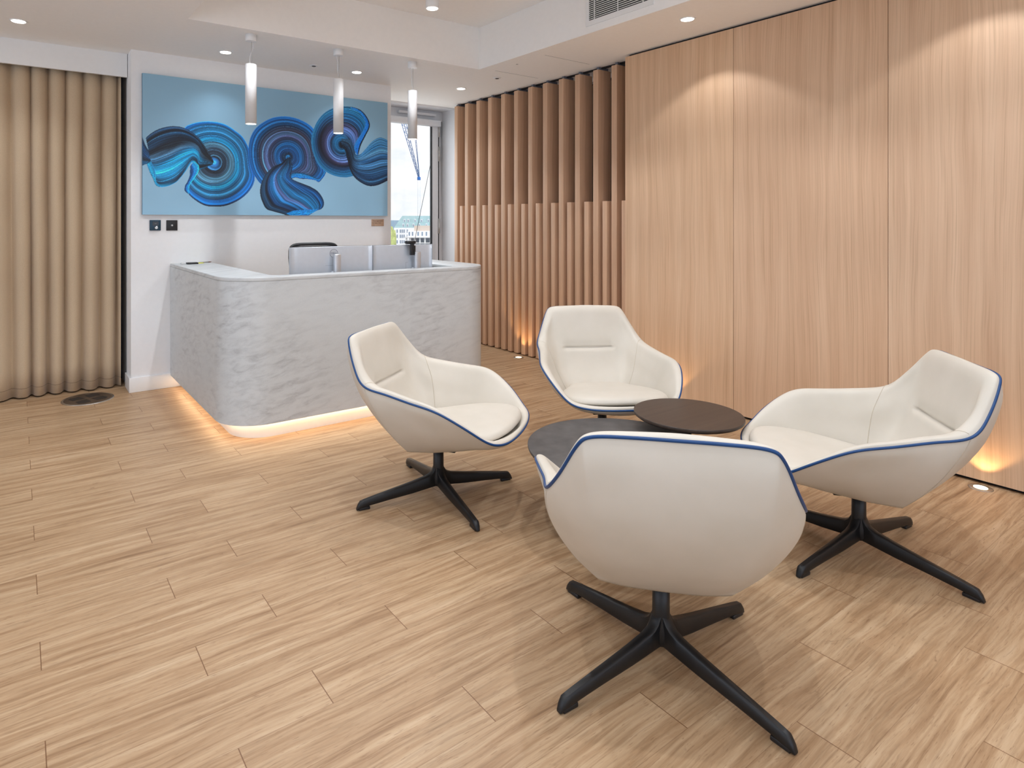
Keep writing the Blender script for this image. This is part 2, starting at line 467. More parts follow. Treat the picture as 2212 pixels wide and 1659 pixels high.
# ------------------------------------------------------------------ curtain
def curtain():
    n, rows = 420, 14
    x0, x1 = -1.45, .708
    rnd = random.Random(5)
    # fold centres, irregular pitch like a heading tape
    cen = []; x = x0
    while x < x1 + .1:
        cen.append(x); x += .120 + rnd.uniform(-.022, .03)
    amp = [rnd.uniform(.75, 1.1) for _ in cen]
    v = []; f = []
    for j in range(rows):
        s = j / (rows - 1); z = 2.60 * (1 - s) + .012 * s
        for i in range(n):
            x = x0 + (x1 - x0) * i / (n - 1)
            k = max(q for q in range(len(cen)) if cen[q] <= x + 1e-9)
            k2 = min(k + 1, len(cen) - 1)
            u = (x - cen[k]) / max(1e-6, (cen[k2] - cen[k])) if k2 > k else 0
            a = amp[k] * (1 - u) + amp[k2] * u
            w = math.cos(2 * PI * u)
            w = math.copysign(abs(w) ** .85, w)
            deep = (.030 + .012 * s) * a
            sway = .016 * s * math.sin(3.1 * x + 1.3) + .01 * s * math.sin(9 * x)
            dx = .014 * math.sin(2 * PI * u) * (1 - .5 * s) + .012 * s * math.sin(5 * x + 2)
            xx = min(x + dx, x1)
            v.append((xx, 5.735 - deep * w + sway, z))
    for j in range(rows - 1):
        for i in range(n - 1):
            f.append((j * n + i, j * n + i + 1, (j + 1) * n + i + 1, (j + 1) * n + i))
    o = mesh_obj('curtain', v, f, M['curtain'], smooth=True)
    md = o.modifiers.new('cloth', 'SOLIDIFY'); md.thickness = .003
    return o
tag(curtain(), 'floor-length beige curtain in deep vertical folds left of the white wall', 'curtain')
cr = MB().box(-1.5, .70, 5.725, 5.745, 2.60, 2.615).build('curtain_track', M['trim'])
tag(cr, 'slim white curtain track hidden behind the white fascia above the curtain', 'curtain track')

# ------------------------------------------------------------------ painting
def painting():
    x0, x1, z0, z1 = .812, 3.012, 1.400, 2.518
    NX, NZ = 760, 388
    depth = .035; yf = YB - depth
    lin = lambda c: np.where(np.array(c) / 255 <= .04045, np.array(c) / 255 / 12.92, ((np.array(c) / 255 + .055) / 1.055) ** 2.4)
    def to_p(px, py):          # photograph pixel -> place on the canvas (0..1, 0..1)
        fx, fy = math.sin(YAW), math.cos(YAW); rx, ry = math.cos(YAW), -math.sin(YAW)
        q = (px - PX) / FOC
        gx, gy = fx + q * rx, fy + q * ry
        d = yf / gy
        return ((gx * d - x0) / (x1 - x0), (CAM_H + (PY - py) / FOC * d - z0) / (z1 - z0))
    A = lambda L: [to_p(300 + a / 5.0286, 150 + b_ / 5.0286) for a, b_ in L]
    B = lambda L: [to_p(520 + a / 5.924, 200 + b_ / 5.924) for a, b_ in L]
    gz, gx = np.mgrid[0:NZ, 0:NX]
    rng = np.random.RandomState(4)
    base = lin((136, 176, 200))[None, None, :] * np.ones((NZ, NX, 1))
    low = rng.rand(8, 14)
    ii = np.clip(gz / NZ * 6.99, 0, 6.99); jj = np.clip(gx / NX * 12.99, 0, 12.99)
    i0, j0 = ii.astype(int), jj.astype(int); a, c = ii - i0, jj - j0
    ln = low[i0, j0] * (1 - a) * (1 - c) + low[i0 + 1, j0] * a * (1 - c) + low[i0, j0 + 1] * (1 - a) * c + low[i0 + 1, j0 + 1] * a * c
    img = base * (0.95 + .08 * ln[..., None])
    img *= (1.03 - .10 * (gz / NZ))[..., None]  # darker towards the top: shading partly painted into the ground colour
    def resample(P, n):
        P = np.array(P, float); P2 = P * np.array([2.2, 1.118])
        # Catmull-Rom then arc length
        out = []
        for i in range(len(P2) - 1):
            p0 = P2[max(i - 1, 0)]; p1 = P2[i]; p2 = P2[i + 1]; p3 = P2[min(i + 2, len(P2) - 1)]
            t = np.linspace(0, 1, 12, endpoint=False)[:, None]
            out.append(.5 * ((2 * p1) + (-p0 + p2) * t + (2 * p0 - 5 * p1 + 4 * p2 - p3) * t ** 2 + (-p0 + 3 * p1 - 3 * p2 + p3) * t ** 3))
        out.append(P2[-1:]); Q = np.vstack(out)
        L = np.r_[0, np.cumsum(np.hypot(*np.diff(Q, axis=0).T))]
        s = np.linspace(0, L[-1], n)
        return np.stack([np.interp(s, L, Q[:, 0]), np.interp(s, L, Q[:, 1])], 1) / np.array([2.2, 1.118])
    def stroke(E0, E1, stops, seed, nu=1900, nv=620, streak=1.0, ushift=None, disc=None, dark=None):
        r = np.random.RandomState(seed)
        a0, a1 = resample(E0, nu), resample(E1, nu)
        v = np.linspace(0, 1, nv)
        P = a0[:, None, :] * (1 - v)[None, :, None] + a1[:, None, :] * v[None, :, None]
        if disc is not None:      # brush turning about a pivot: round rings inside, the free outline outside
            asp = np.array([2.2, 1.118]); dm = (a1 - np.array(disc)) * asp
            ro = np.hypot(dm[:, 0], dm[:, 1]); un = dm / ro[:, None]
            rm = np.percentile(ro, 45)
            rr_ = v[None, :] * ((1 - v ** 3)[None, :] * rm + (v ** 3)[None, :] * ro[:, None])
            rr_ = np.minimum(rr_, ro[:, None])
            P = np.array(disc) + (un[:, None, :] * rr_[..., None]) / asp
        pos = [s[0] for s in stops]; cols = np.array([lin(s[1]) for s in stops])
        vv = v[None, :] + .05 * np.sin(np.linspace(0, 5, nu) + seed)[:, None] * (v * (1 - v) * 4)[None, :]
        if ushift is not None: vv = vv + (np.linspace(0, ushift, nu))[:, None] * (v * (1 - v) * 4)[None, :]
        vv = np.clip(vv, 0, 1)
        mixu = (.5 + .5 * np.sin(np.linspace(0, 7, nu) + seed * 1.7))[:, None, None]
        jit = .02 * np.interp(v * 90, np.arange(92), r.rand(92) - .5)[None, :] * 2
        Ca = np.stack([np.interp(np.clip(vv + jit, 0, 1), pos, cols[:, k]) for k in range(3)], -1)
        Cb = np.stack([np.interp(np.clip(vv * .92 + .06 * np.sin(vv * 14 + seed) + jit, 0, 1), pos, cols[:, k]) for k in range(3)], -1)
        C = Ca * mixu + Cb * (1 - mixu)
        # bristle streaks along the stroke, several widths, slowly changing
        st = np.zeros((nu, nv))
        for w, amp in ((34, .34), (90, .50), (220, .50)):
            n1 = r.rand(w + 2); n2 = r.rand(w + 2)
            q = v * w
            f1 = np.interp(q, np.arange(w + 2), n1); f2 = np.interp(q, np.arange(w + 2), n2)
            ph = (.5 + .5 * np.sin(np.linspace(0, r.uniform(2, 5), nu) + r.rand() * 6))[:, None]
            st += amp * ((f1 * (1 - ph) + f2 * ph) - .5)
        C = C * np.exp(streak * 3.0 * st)[..., None]
        if dark is not None:      # heavier, blacker paint over part of the stroke
            uu = np.linspace(0, 1, nu)
            k_ = np.clip((dark[0] - uu) / .18, 0, 1) if dark[1] else np.clip((uu - dark[0]) / .18, 0, 1)
            C = C * (1 - .82 * k_)[:, None, None]
        hi = np.clip(st - .26, 0, 1)[..., None] * 1.4
        C = C * (1 - hi) + hi * lin((110, 190, 230))
        iz = np.round(P[..., 1] * NZ - .5).astype(int); ix = np.round(P[..., 0] * NX - .5).astype(int)
        ok = (iz >= 0) & (iz < NZ) & (ix >= 0) & (ix < NX)
        img[iz[ok], ix[ok]] = (C * np.array([1.05, 1.32, 1.42]))[ok]
    K_, NV, TE, BL, CY, GB, PU, DK = (8, 10, 20), (10, 26, 52), (14, 70, 104), (10, 98, 176), (18, 140, 186), (96, 132, 165), (72, 76, 114), (12, 40, 66)
    # left swirl: the disc
    piv = A([(820, 1010)])[0]
    out = A([(600, 1010), (562, 1060), (555, 1150), (530, 1220), (502, 1280), (550, 1360), (620, 1420), (720, 1475), (830, 1487), (950, 1475), (1080, 1420), (1180, 1340), (1240, 1250), (1258, 1160), (1225, 1060), (1205, 950), (1190, 850), (1130, 740), (1050, 670), (950, 605), (850, 575), (750, 567), (650, 575), (560, 600), (500, 640), (480, 760), (520, 900), (600, 1010)])
    cen = [((p[0] - piv[0]) * .03 + piv[0], (p[1] - piv[1]) * .03 + piv[1]) for p in out]
    stroke(cen, out, [(0, (40, 130, 210)), (.10, (50, 120, 185)), (.20, K_), (.33, (40, 54, 70)), (.45, (90, 140, 165)), (.52, (40, 60, 80)), (.60, CY), (.70, TE), (.78, (40, 110, 150)), (.85, DK), (.92, (10, 110, 190)), (.975, BL), (1, K_)], 11, disc=piv)
    # left ribbon running into its centre
    stroke(A([(36, 730), (70, 820), (120, 900), (175, 960)]), A([(36, 1045), (60, 1032), (95, 1022), (140, 1020)]), [(0, DK), (.4, (12, 60, 100)), (.7, K_), (1, (20, 90, 130))], 2)
    stroke(A([(80, 745), (130, 700), (220, 650), (330, 622), (430, 622), (520, 650), (600, 700), (670, 770), (730, 860), (780, 940), (812, 1000)]),
           A([(188, 1245), (240, 1273), (320, 1262), (400, 1225), (460, 1165), (510, 1100), (545, 1045), (580, 1008), (625, 1030), (650, 1090), (800, 1030)]),
           [(0, (30, 60, 90)), (.05, K_), (.18, (14, 52, 80)), (.30, K_), (.38, (70, 104, 130)), (.5, TE), (.62, CY), (.72, (16, 120, 165)), (.82, DK), (.92, K_), (.97, CY), (1, CY)], 5, dark=(.66, False))
    stroke(A([(92, 1030), (120, 1110), (155, 1180), (185, 1250), (225, 1276)]), A([(130, 1000), (168, 1080), (184, 1150), (190, 1220), (230, 1268)]), [(0, (20, 110, 150)), (.5, CY), (1, (10, 80, 120))], 3)
    stroke(A([(560, 1052), (565, 1120), (545, 1190), (510, 1260), (500, 1310), (540, 1350)]), A([(598, 1000), (648, 1045), (645, 1110), (600, 1180), (550, 1260), (545, 1350)]), [(0, DK), (.2, (10, 60, 110)), (.4, BL), (1, CY)], 8)
    # middle swirl
    piv = B([(605, 830)])[0]
    out = B([(300, 1120), (265, 1168), (190, 1080), (140, 980), (108, 850), (103, 700), (130, 570), (190, 465), (280, 390), (400, 330), (540, 308), (680, 325), (800, 370), (900, 435), (960, 520), (985, 640), (985, 760), (1000, 880), (1085, 1015), (1010, 1120), (900, 1090), (800, 1050), (690, 1040), (640, 1060), (500, 1100), (400, 1120), (300, 1120)])
    cen = [((p[0] - piv[0]) * .03 + piv[0], (p[1] - piv[1]) * .03 + piv[1]) for p in out]
    stroke(cen, out, [(0, (20, 110, 170)), (.08, K_), (.2, (16, 70, 120)), (.34, (22, 100, 160)), (.42, (40, 62, 92)), (.52, PU), (.58, (70, 110, 145)), (.66, (60, 52, 70)), (.76, DK), (.84, (14, 80, 130)), (.94, (10, 60, 110)), (.985, (10, 100, 170)), (1, K_)], 21, disc=piv)
    stroke(B([(620, 1095), (660, 1030), (760, 1022), (860, 1050), (940, 1085), (1010, 1095), (1075, 1000)]), B([(640, 1105), (700, 1085), (770, 1100), (870, 1105), (950, 1118), (1008, 1137), (1090, 1020)]), [(0, TE), (.3, (20, 110, 170)), (.8, BL), (1, K_)], 23)
    stroke(B([(585, 850), (520, 905), (420, 950), (345, 1020), (285, 1110), (253, 1220), (255, 1320), (290, 1420), (335, 1488), (430, 1520), (540, 1550), (600, 1568), (760, 1575), (860, 1572)]),
           B([(630, 820), (640, 880), (660, 940), (650, 1000), (635, 1050), (645, 1095), (700, 1130), (800, 1170), (900, 1210), (990, 1270), (1050, 1360), (1062, 1430), (1030, 1485), (960, 1500)]),
           [(0, K_), (.08, (30, 70, 100)), (.16, K_), (.26, (14, 60, 100)), (.36, (20, 100, 150)), (.46, PU), (.55, TE), (.65, (30, 110, 160)), (.75, DK), (.85, (14, 90, 150)), (.95, (10, 40, 70)), (1, K_)], 25, dark=(.26, True))
    stroke(B([(590, 1545), (680, 1510), (800, 1500), (900, 1495), (1000, 1488)]), B([(640, 1570), (700, 1572), (790, 1572), (860, 1570), (905, 1545)]), [(0, (20, 110, 180)), (.5, (20, 120, 190)), (1, (10, 80, 140))], 26)
    # right swirl
    piv = B([(1290, 660)])[0]
    out = B([(1440, 1065), (1330, 1084), (1200, 1062), (1080, 1002), (985, 900), (925, 760), (905, 620), (930, 480), (1000, 340), (1090, 250), (1200, 197), (1320, 180), (1450, 195), (1560, 255), (1625, 340), (1640, 430), (1600, 510), (1540, 600), (1480, 700), (1460, 800), (1440, 900), (1440, 1065)])
    cen = [((p[0] - piv[0]) * .03 + piv[0], (p[1] - piv[1]) * .03 + piv[1]) for p in out]
    stroke(cen, out, [(0, K_), (.1, K_), (.2, (24, 90, 130)), (.3, K_), (.4, (70, 100, 150)), (.5, (92, 112, 165)), (.58, (58, 56, 88)), (.66, K_), (.76, (18, 60, 96)), (.88, (16, 90, 130)), (.95, (40, 110, 150)), (1, (8, 30, 50))], 31, disc=piv)
    stroke(B([(1400, 200), (1500, 250), (1570, 330), (1590, 420), (1540, 530), (1480, 620), (1450, 710), (1485, 795)]), B([(1420, 185), (1530, 225), (1615, 320), (1648, 430), (1590, 560), (1540, 660), (1512, 750), (1500, 800)]), [(0, (40, 100, 150)), (.3, BL), (.7, (10, 90, 170)), (.9, K_), (1, K_)], 33)
    stroke(B([(1285, 690), (1335, 740), (1365, 850), (1400, 980), (1450, 1075), (1540, 1150), (1640, 1192), (1750, 1182), (1875, 1125)]),
           B([(1290, 590), (1390, 605), (1440, 690), (1468, 790), (1530, 790), (1600, 720), (1680, 630), (1780, 578), (1875, 610)]),
           [(0, (10, 24, 44)), (.08, (34, 64, 92)), (.18, (14, 40, 66)), (.32, (36, 74, 108)), (.5, (56, 98, 134)), (.62, (24, 70, 110)), (.74, (80, 125, 160)), (.86, (40, 100, 145)), (1, (70, 120, 155))], 35, dark=(.50, True))
    # canvas mesh
    v = []; f = []
    xs = np.linspace(x0, x1, NX); zs = np.linspace(z0, z1, NZ)
    V = np.zeros((NZ, NX, 3)); V[..., 0] = xs[None, :]; V[..., 1] = yf; V[..., 2] = zs[:, None]
    V = V.reshape(-1, 3)
    idx = np.arange(NZ * NX).reshape(NZ, NX)
    F = np.stack([idx[:-1, :-1], idx[:-1, 1:], idx[1:, 1:], idx[1:, :-1]], -1).reshape(-1, 4)
    me = bpy.data.meshes.new('painted_canvas')
    me.from_pydata(V.tolist(), [], F.tolist())
    at = me.color_attributes.new('paint', 'FLOAT_COLOR', 'POINT')
    buf = np.ones((NZ * NX, 4), np.float32); buf[:, :3] = np.clip(img.reshape(-1, 3) * 1.22, 0, 1)
    at.data.foreach_set('color', buf.ravel())
    tm = NT('acrylic_paint')
    an = tm.node('ShaderNodeAttribute', attribute_name='paint')
    bn = tm.noise(tm.pos(), 900, 2)
    tm.bump(bn, .15, .0006)
    m = tm.done(an.outputs['Color'], .38)
    me.materials.append(m)
    root = thing('painting', 'wide blue abstract painting of three dark swirling brush strokes on the white reception wall', 'painting', ((x0 + x1) / 2, YB, z0))
    o = bpy.data.objects.new('painted_canvas', me); COL.objects.link(o)
    o.parent = root; o.location = (-(x0 + x1) / 2, -YB, -z0)
    MB().box(x0, x1, yf + .0005, YB - .002, z0, z1).build('stretcher', plain('blue_canvas_edge', srgb(84, 122, 146), .6), root, loc=(-(x0 + x1) / 2, -YB, -z0))
painting()

# ------------------------------------------------------------------ wall plates and plaque
th = thing('thermostat', 'square dark teal wall thermostat with black display and round knob below the painting', 'thermostat', (.9095, YB, 1.315))
MB().box(-.041, .041, -.012, 0, -.042, .042).build('plate', M['teal_metal'], th, bevel=.003)
MB().box(-.021, .023, -.0135, -.0115, -.004, .030).build('display', M['screen'], th)
MB().lathe([(.012, 0), (.012, .028), (.010, .031)], 24).build('knob', M['steel'], th, loc=(.003, -.012, -.019)).rotation_euler = (PI / 2, 0, 0)
text_mesh('display_digits', '20.5', .009, plain('grey_digits', srgb(120, 120, 120), .5), th, (.001, -.0137, .013), (PI / 2, 0, 0), 0, 'CENTER')
so = thing('wall_socket', 'square black aerial outlet plate to the right of the thermostat', 'socket', (1.034, YB, 1.314))
MB().box(-.042, .042, -.009, 0, -.042, .042).build('plate', M['plastic'], so, bevel=.003)
MB().lathe([(.009, 0), (.009, .006), (.005, .006), (.005, .012)], 20).build('coaxial_jack', M['steel'], so, loc=(0, -.009, 0)).rotation_euler = (PI / 2, 0, 0)
pl = thing('plaque', 'small copper coloured caption plaque under the right end of the painting', 'plaque', (2.919, YB, 1.333))
MB().box(-.068, .068, -.006, 0, -.034, .034).build('plate', M['plaque'], pl, bevel=.001)
text_mesh('title_text', 'Three Light Swirls', .0155, M['ink'], pl, (-.058, -.0066, .017), (PI / 2, 0, 0), .0003)
text_mesh('artist_text', 'By Gregory Cutler', .0125, M['ink'], pl, (-.058, -.0066, -.003), (PI / 2, 0, 0), .0002)
text_mesh('year_text', '(2022)', .009, plain('faint_ink', srgb(140, 116, 98), .7), pl, (-.058, -.0066, -.024), (PI / 2, 0, 0), .0002)

# ------------------------------------------------------------------ reception desk
def path_outer(x0, x1, yf, yb, r, n=14):
    P = [(x0, yb)]
    for k in range(n + 1):
        a = PI + PI / 2 * k / n; P.append((x0 + r + r * math.cos(a), yf + r + r * math.sin(a)))
    for k in range(n + 1):
        a = 1.5 * PI + PI / 2 * k / n; P.append((x1 - r + r * math.cos(a), yf + r + r * math.sin(a)))
    P.append((x1, yb)); return P
DX0, DX1, DY0, DYB = 1.022, 3.055, 3.79, 5.10
DZ0, DZ1 = .098, 1.004
desk = thing('reception_desk', 'curved corner reception desk clad in grey marbled stone with a glowing plinth below', 'desk', (2.0, 4.3, 0))
DOFF = (-2.0, -4.3, 0)
def wall_strip(outer, inner, z0, z1, name, m, parent, bevel=0):
    n = len(outer); v = []; f = []
    for z in (z0, z1):
        v += [(p[0], p[1], z) for p in outer]; v += [(p[0], p[1], z) for p in inner]
    o0, i0, o1, i1 = 0, n, 2 * n, 3 * n
    for k in range(n - 1):
        f += [(o0 + k, o0 + k + 1, o1 + k + 1, o1 + k), (i0 + k + 1, i0 + k, i1 + k, i1 + k + 1),
              (o1 + k, o1 + k + 1, i1 + k + 1, i1 + k), (o0 + k + 1, o0 + k, i0 + k, i0 + k + 1)]
    f += [(o0, o1, i1, i0), (o0 + n - 1, i0 + n - 1, i1 + n - 1, o1 + n - 1)]
    b = MB(); b.add(v, f); return b.build(name, m, parent, loc=DOFF, bevel=bevel)
RAD = .27
outer = path_outer(DX0, DX1, DY0, YB - .002, RAD); outer[-1] = (DX1, DYB)
inner = path_outer(DX0 + .05, DX1 - .05, DY0 + .05, YB - .002, RAD - .05); inner[-1] = (DX1 - .05, DYB)
sh = wall_strip(outer, inner, DZ0, DZ1 - .026, 'stone_front', M['marble'], desk)
for p in sh.data.polygons: p.use_smooth = abs(p.normal.z) < .5 
sh.data.set_sharp_from_angle(angle=R(40))
# counter top: wide ledges left and right, narrow in front
def ledge(outer, wl_, wf, wr):
    inn = []
    n = len(outer); half = n // 2
    r = .06
    X0, X1, Y0 = DX0 + wl_, DX1 - wr, DY0 + wf
    q = path_outer(X0, X1, Y0, YB - .002, r, (n - 4) // 2)
    q[0] = (X0, outer[0][1]); q[-1] = (X1, outer[-1][1])
    return q
ct = wall_strip(outer, ledge(outer, .31, .11, .30), DZ1 - .026, DZ1, 'counter_top', M['marble'], desk, bevel=.004)
# plinth set back under the shell with an led strip above it
po = path_outer(DX0 + .085, DX1 - .085, DY0 + .06, YB - .03, RAD - .05); po[-1] = (DX1 - .085, DYB - .05)
pi_ = path_outer(DX0 + .12, DX1 - .12, DY0 + .095, YB - .03, RAD - .085); pi_[-1] = (DX1 - .12, DYB - .05)
plo = wall_strip(po, pi_, 0, DZ0, 'plinth', M['white_lam'], desk)
plo.data.set_sharp_from_angle(angle=R(40))
lo = path_outer(DX0 + .052, DX1 - .052, DY0 + .030, YB - .05, RAD - .03); lo[-1] = (DX1 - .052, DYB - .05)
li = path_outer(DX0 + .064, DX1 - .064, DY0 + .042, YB - .05, RAD - .042); li[-1] = (DX1 - .064, DYB - .05)
wall_strip(lo, li, DZ0 - .006, DZ0 - .0005, 'led_strip', M['led'], desk)
# inner white carcass and the work surface
b = MB().box(DX0 + .05, DX1 - .05, DY0 + .115, 4.62, .715, .74)
b.box(DX0 + .05, DX0 + .31, 4.62, YB - .01, .715, .74)
b.build('work_surface', M['white_lam'], desk, loc=DOFF, bevel=.003)
MB().box(DX0 + .292, DX0 + .31, DY0 + .16, YB - .01, .74, DZ1 - .026).build('side_upstand', M['marble'], desk, loc=DOFF)
MB().box(DX1 - .30, DX1 - .282, DY0 + .16, DYB, .74, DZ1 - .026).build('side_upstand', M['marble'], desk, loc=DOFF)
MB().box(DX0 + .31, DX1 - .30, DY0 + .095, DY0 + .11, .74, DZ1 - .026).build('front_upstand', M['marble'], desk, loc=DOFF)

# ------------------------------------------------------------------ monitors
def monitor(name, label, w, loc, rz, st_x):
    t = thing(name, label, 'monitor', loc, rz, 'computer monitors on the reception desk')
    h = .36; z1 = .425; z0 = z1 - h
    # curved thin shell, back (-y) towards the viewer
    n = 16; v = []; f = []
    for k in range(n + 1):
        u = -1 + 2 * k / n; x = u * w / 2; c = .018 * (1 - u * u)
        th_ = .008 + .012 * (1 - abs(u) ** 3)
        for y, z in ((-th_ + c - .02, z0), (-th_ + c - .02, z1), (c - .02 + .004, z1), (c - .02 + .004, z0)): v.append((x, y, z))
    for k in range(n):
        for q in range(4):
            q2 = (q + 1) % 4; f.append((k * 4 + q, k * 4 + q2, (k + 1) * 4 + q2, (k + 1) * 4 + q))
    f += [(0, 1, 2, 3), (n * 4 + 3, n * 4 + 2, n * 4 + 1, n * 4)]
    b = MB(); b.add(v, f); b.build('back_shell', M['alu'], t, bevel=.0025)
    v2 = []; f2 = []
    for k in range(n + 1):
        u = -1 + 2 * k / n; x = u * (w / 2 - .0015); c = .018 * (1 - u * u) - .016
        for y, z in ((c + .0008, z0 + .001), (c + .0008, z1 + .0012), (c + .007, z1 + .0012), (c + .007, z0 + .001)): v2.append((x, y, z))
    for k in range(n):
        for q in range(4):
            q2 = (q + 1) % 4; f2.append((k * 4 + q, k * 4 + q2, (k + 1) * 4 + q2, (k + 1) * 4 + q))
    f2 += [(0, 1, 2, 3), (n * 4 + 3, n * 4 + 2, n * 4 + 1, n * 4)]
    b = MB(); b.add(v2, f2); b.build('screen', M['screen'], t)
    MB().box(st_x - .024, st_x + .024, -.088, -.055, 0.008, .372).build('stand_column', M['steel_bright'], t, bevel=.004)
    MB().box(st_x - .03, st_x + .03, -.06, -.028, .19, .25).build('stand_arm', M['alu'], t, bevel=.003)
    MB().box(st_x - .12, st_x + .12, -.15, .06, 0, .009).build('stand_base', M['alu'], t, bevel=.003)
    # faint square of the stand cover
    fr = MB()
    for a in ((-.075, -.074, .10, .29), (.074, .075, .10, .29), (-.075, .075, .289, .290)):
        fr.box(st_x + a[0], st_x + a[1], -.0225, -.018, a[2], a[3])
    fr.build('cover_seam', M['frame_dim'], t)
    return t
M['steel_bright'] = plain('satin_silver', srgb(196, 198, 202), .3, .7, var=.02)
mA = monitor('monitor', 'left curved silver monitor seen from behind with a ring emblem on its back', .638, (1.866, 4.20, .74), R(0), .015)
ring = MB().tube([(.03 * math.cos(a) + .012, -.0232, .376 + .03 * math.sin(a)) for a in [2 * PI * k / 32 for k in range(32)]], .0012, 6, True)
ring.build('ring_emblem', M['frame_dim'], mA)
text_mesh('emblem_text', 'DELL', .020, M['frame_dim'], mA, (.012, -.0235, .377), (PI / 2, 0, 0), .0004, 'CENTER')
mB = monitor('monitor', 'right angled silver monitor seen from behind with a webcam clipped on top', .50, (2.450, 4.19, .74), R(-6), .10)
for ch in kids(mB):
    if ch.name.split('.')[0] == 'screen': ch.location.x = -.0035
wc = thing('webcam', 'small black webcam clipped to the top edge of the right monitor', 'webcam', (2.50, 4.155, 1.167))
b = MB().box(-.040, .040, -.036, .012, .004, .030); b.build('camera_body', M['plastic'], wc, bevel=.010, seg=3)
MB().box(-.018, .026, -.050, -.030, -.080, -.008).build('clip_foot', M['plastic'], wc, bevel=.003)
MB().box(-.010, .018, -.044, -.024, -.014, .008).build('clip_neck', M['plastic'], wc, bevel=.003)
MB().tube([(-.005, -.052, -.005), (.004, -.055, -.035), (.018, -.056, -.07), (.034, -.056, -.092)], .002, 6).build('cable', M['plastic'], wc)

# office chair back behind the monitors
oc = thing('office_chair', 'black office chair with a mesh back tucked behind the left monitor', 'chair', (1.955, 4.70, 0))
n = 20; P = []
for k in range(n + 1):
    a = PI * k / n; P.append((-.20 * math.copysign(abs(math.cos(a)) ** .35, math.cos(a)), .03, 1.06 + .105 * abs(math.sin(a)) ** .35))
P = [(-.17, .0, .62)] + P + [(.17, .0, .62)]
MB().tube(P, .013, 8).build('back_frame', M['plastic'], oc)
mm = plain('black_mesh_fabric', (.03, .03, .032, 1), .8)
MB().box(-.185, .185, .022, .032, .62, 1.15).build('backrest', mm, oc, bevel=.004)
MB().box(-.25, .25, -.45, .02, .45, .53).build('seat', mm, oc, bevel=.03)
MB().lathe([(.03, 0), (.03, .38)], 16).build('gas_lift', M['plastic'], oc, loc=(0, -.2, .08))
MB().box(-.03, .03, -.10, .05, .42, .70).build('back_support', M['plastic'], oc, bevel=.005)
for k in range(5):
    a = 2 * PI * k / 5 + .3
    MB().box(0, .30, -.022, .022, .055, .10).build('base_leg', M['plastic'], oc, bevel=.006, loc=(0, -.2, 0)).rotation_euler = (0, 0, a)
    cw = MB().lathe([(.028, -.012), (.028, .012)], 16).build('castor', M['plastic'], oc, loc=(.29 * math.cos(a), -.2 + .29 * math.sin(a), .028))
    cw.rotation_euler = (PI / 2, 0, a)

# small things on the left end of the counter
o = MB().box(-.042, .042, -.032, .032, 0, .013).build('card_reader', M['plastic'], loc=(1.155, 5.30, DZ1), bevel=.004)
tag(o, 'flat black card reader lying on the left end of the stone counter', 'card reader')
o = MB().box(-.03, .03, -.03, .03, 0, .003).build('sticky_note', plain('yellow_paper', srgb(226, 226, 60), .7), loc=(1.225, 5.36, DZ1))
tag(o, 'small yellow sticky note half hidden behind the black card reader', 'note')
o = MB().box(-.012, .012, -.022, .022, 0, .012).build('clear_holder', plain('clear_grey_plastic', srgb(206, 206, 204), .15), loc=(1.085, 5.315, DZ1), bevel=.002)
tag(o, 'tiny clear plastic clip holder left of the black card reader', 'holder')
pn = thing('pen', 'grey and brown pen lying by the wall on the stone counter', 'pen', (1.275, 5.40, DZ1 + .0045), R(8))
MB().tube([(-.05, 0, 0), (.03, 0, 0)], .0042, 10).build('barrel', M['steel'], pn)
MB().tube([(.03, 0, 0), (.048, 0, 0), (.058, 0, 0)], [.0044, .004, .001], 10).build('grip', plain('brown_grip', srgb(110, 70, 50), .5), pn)

# ------------------------------------------------------------------ lounge chairs
RIM = [(0, -.369, .796), (.112, -.370, .796), (.212, -.373, .792), (.2485, -.361, .762), (.294, -.308, .667), (.335, -.237, .592),
       (.350, -.112, .569), (.376, .02, .550), (.3975, .152, .531), (.361, .268, .463), (.305, .350, .396), (.245, .394, .373), (.140, .417, .363), (0, .425, .362)]
# columns on the outer shell, listed at rim positions 0,3,5,8,10,13 : rows from under the rim to the bottom
OUT = {0: [(0, -.381, .698), (0, -.360, .564), (0, -.279, .428), (0, -.1865, .333), (0, -.0925, .255)],
       2.6: [(.229, -.380, .698), (.218, -.344, .552), (.190, -.262, .418), (.155, -.179, .329), (.105, -.088, .2535)],
       5: [(.339, -.212, .548), (.334, -.182, .488), (.304, -.152, .415), (.256, -.114, .335), (.190, -.084, .262)],
       8: [(.389, .134, .502), (.358, .129, .449), (.319, .105, .388), (.256, .074, .322), (.187, .043, .273)],
       10: [(.289, .336, .378), (.269, .301, .353), (.243, .252, .331), (.204, .1925, .304), (.1575, .1265, .278)],
       13: [(0, .413, .341), (0, .373, .318), (0, .3206, .311), (0, .2496, .301), (0, .1648, .285)]}
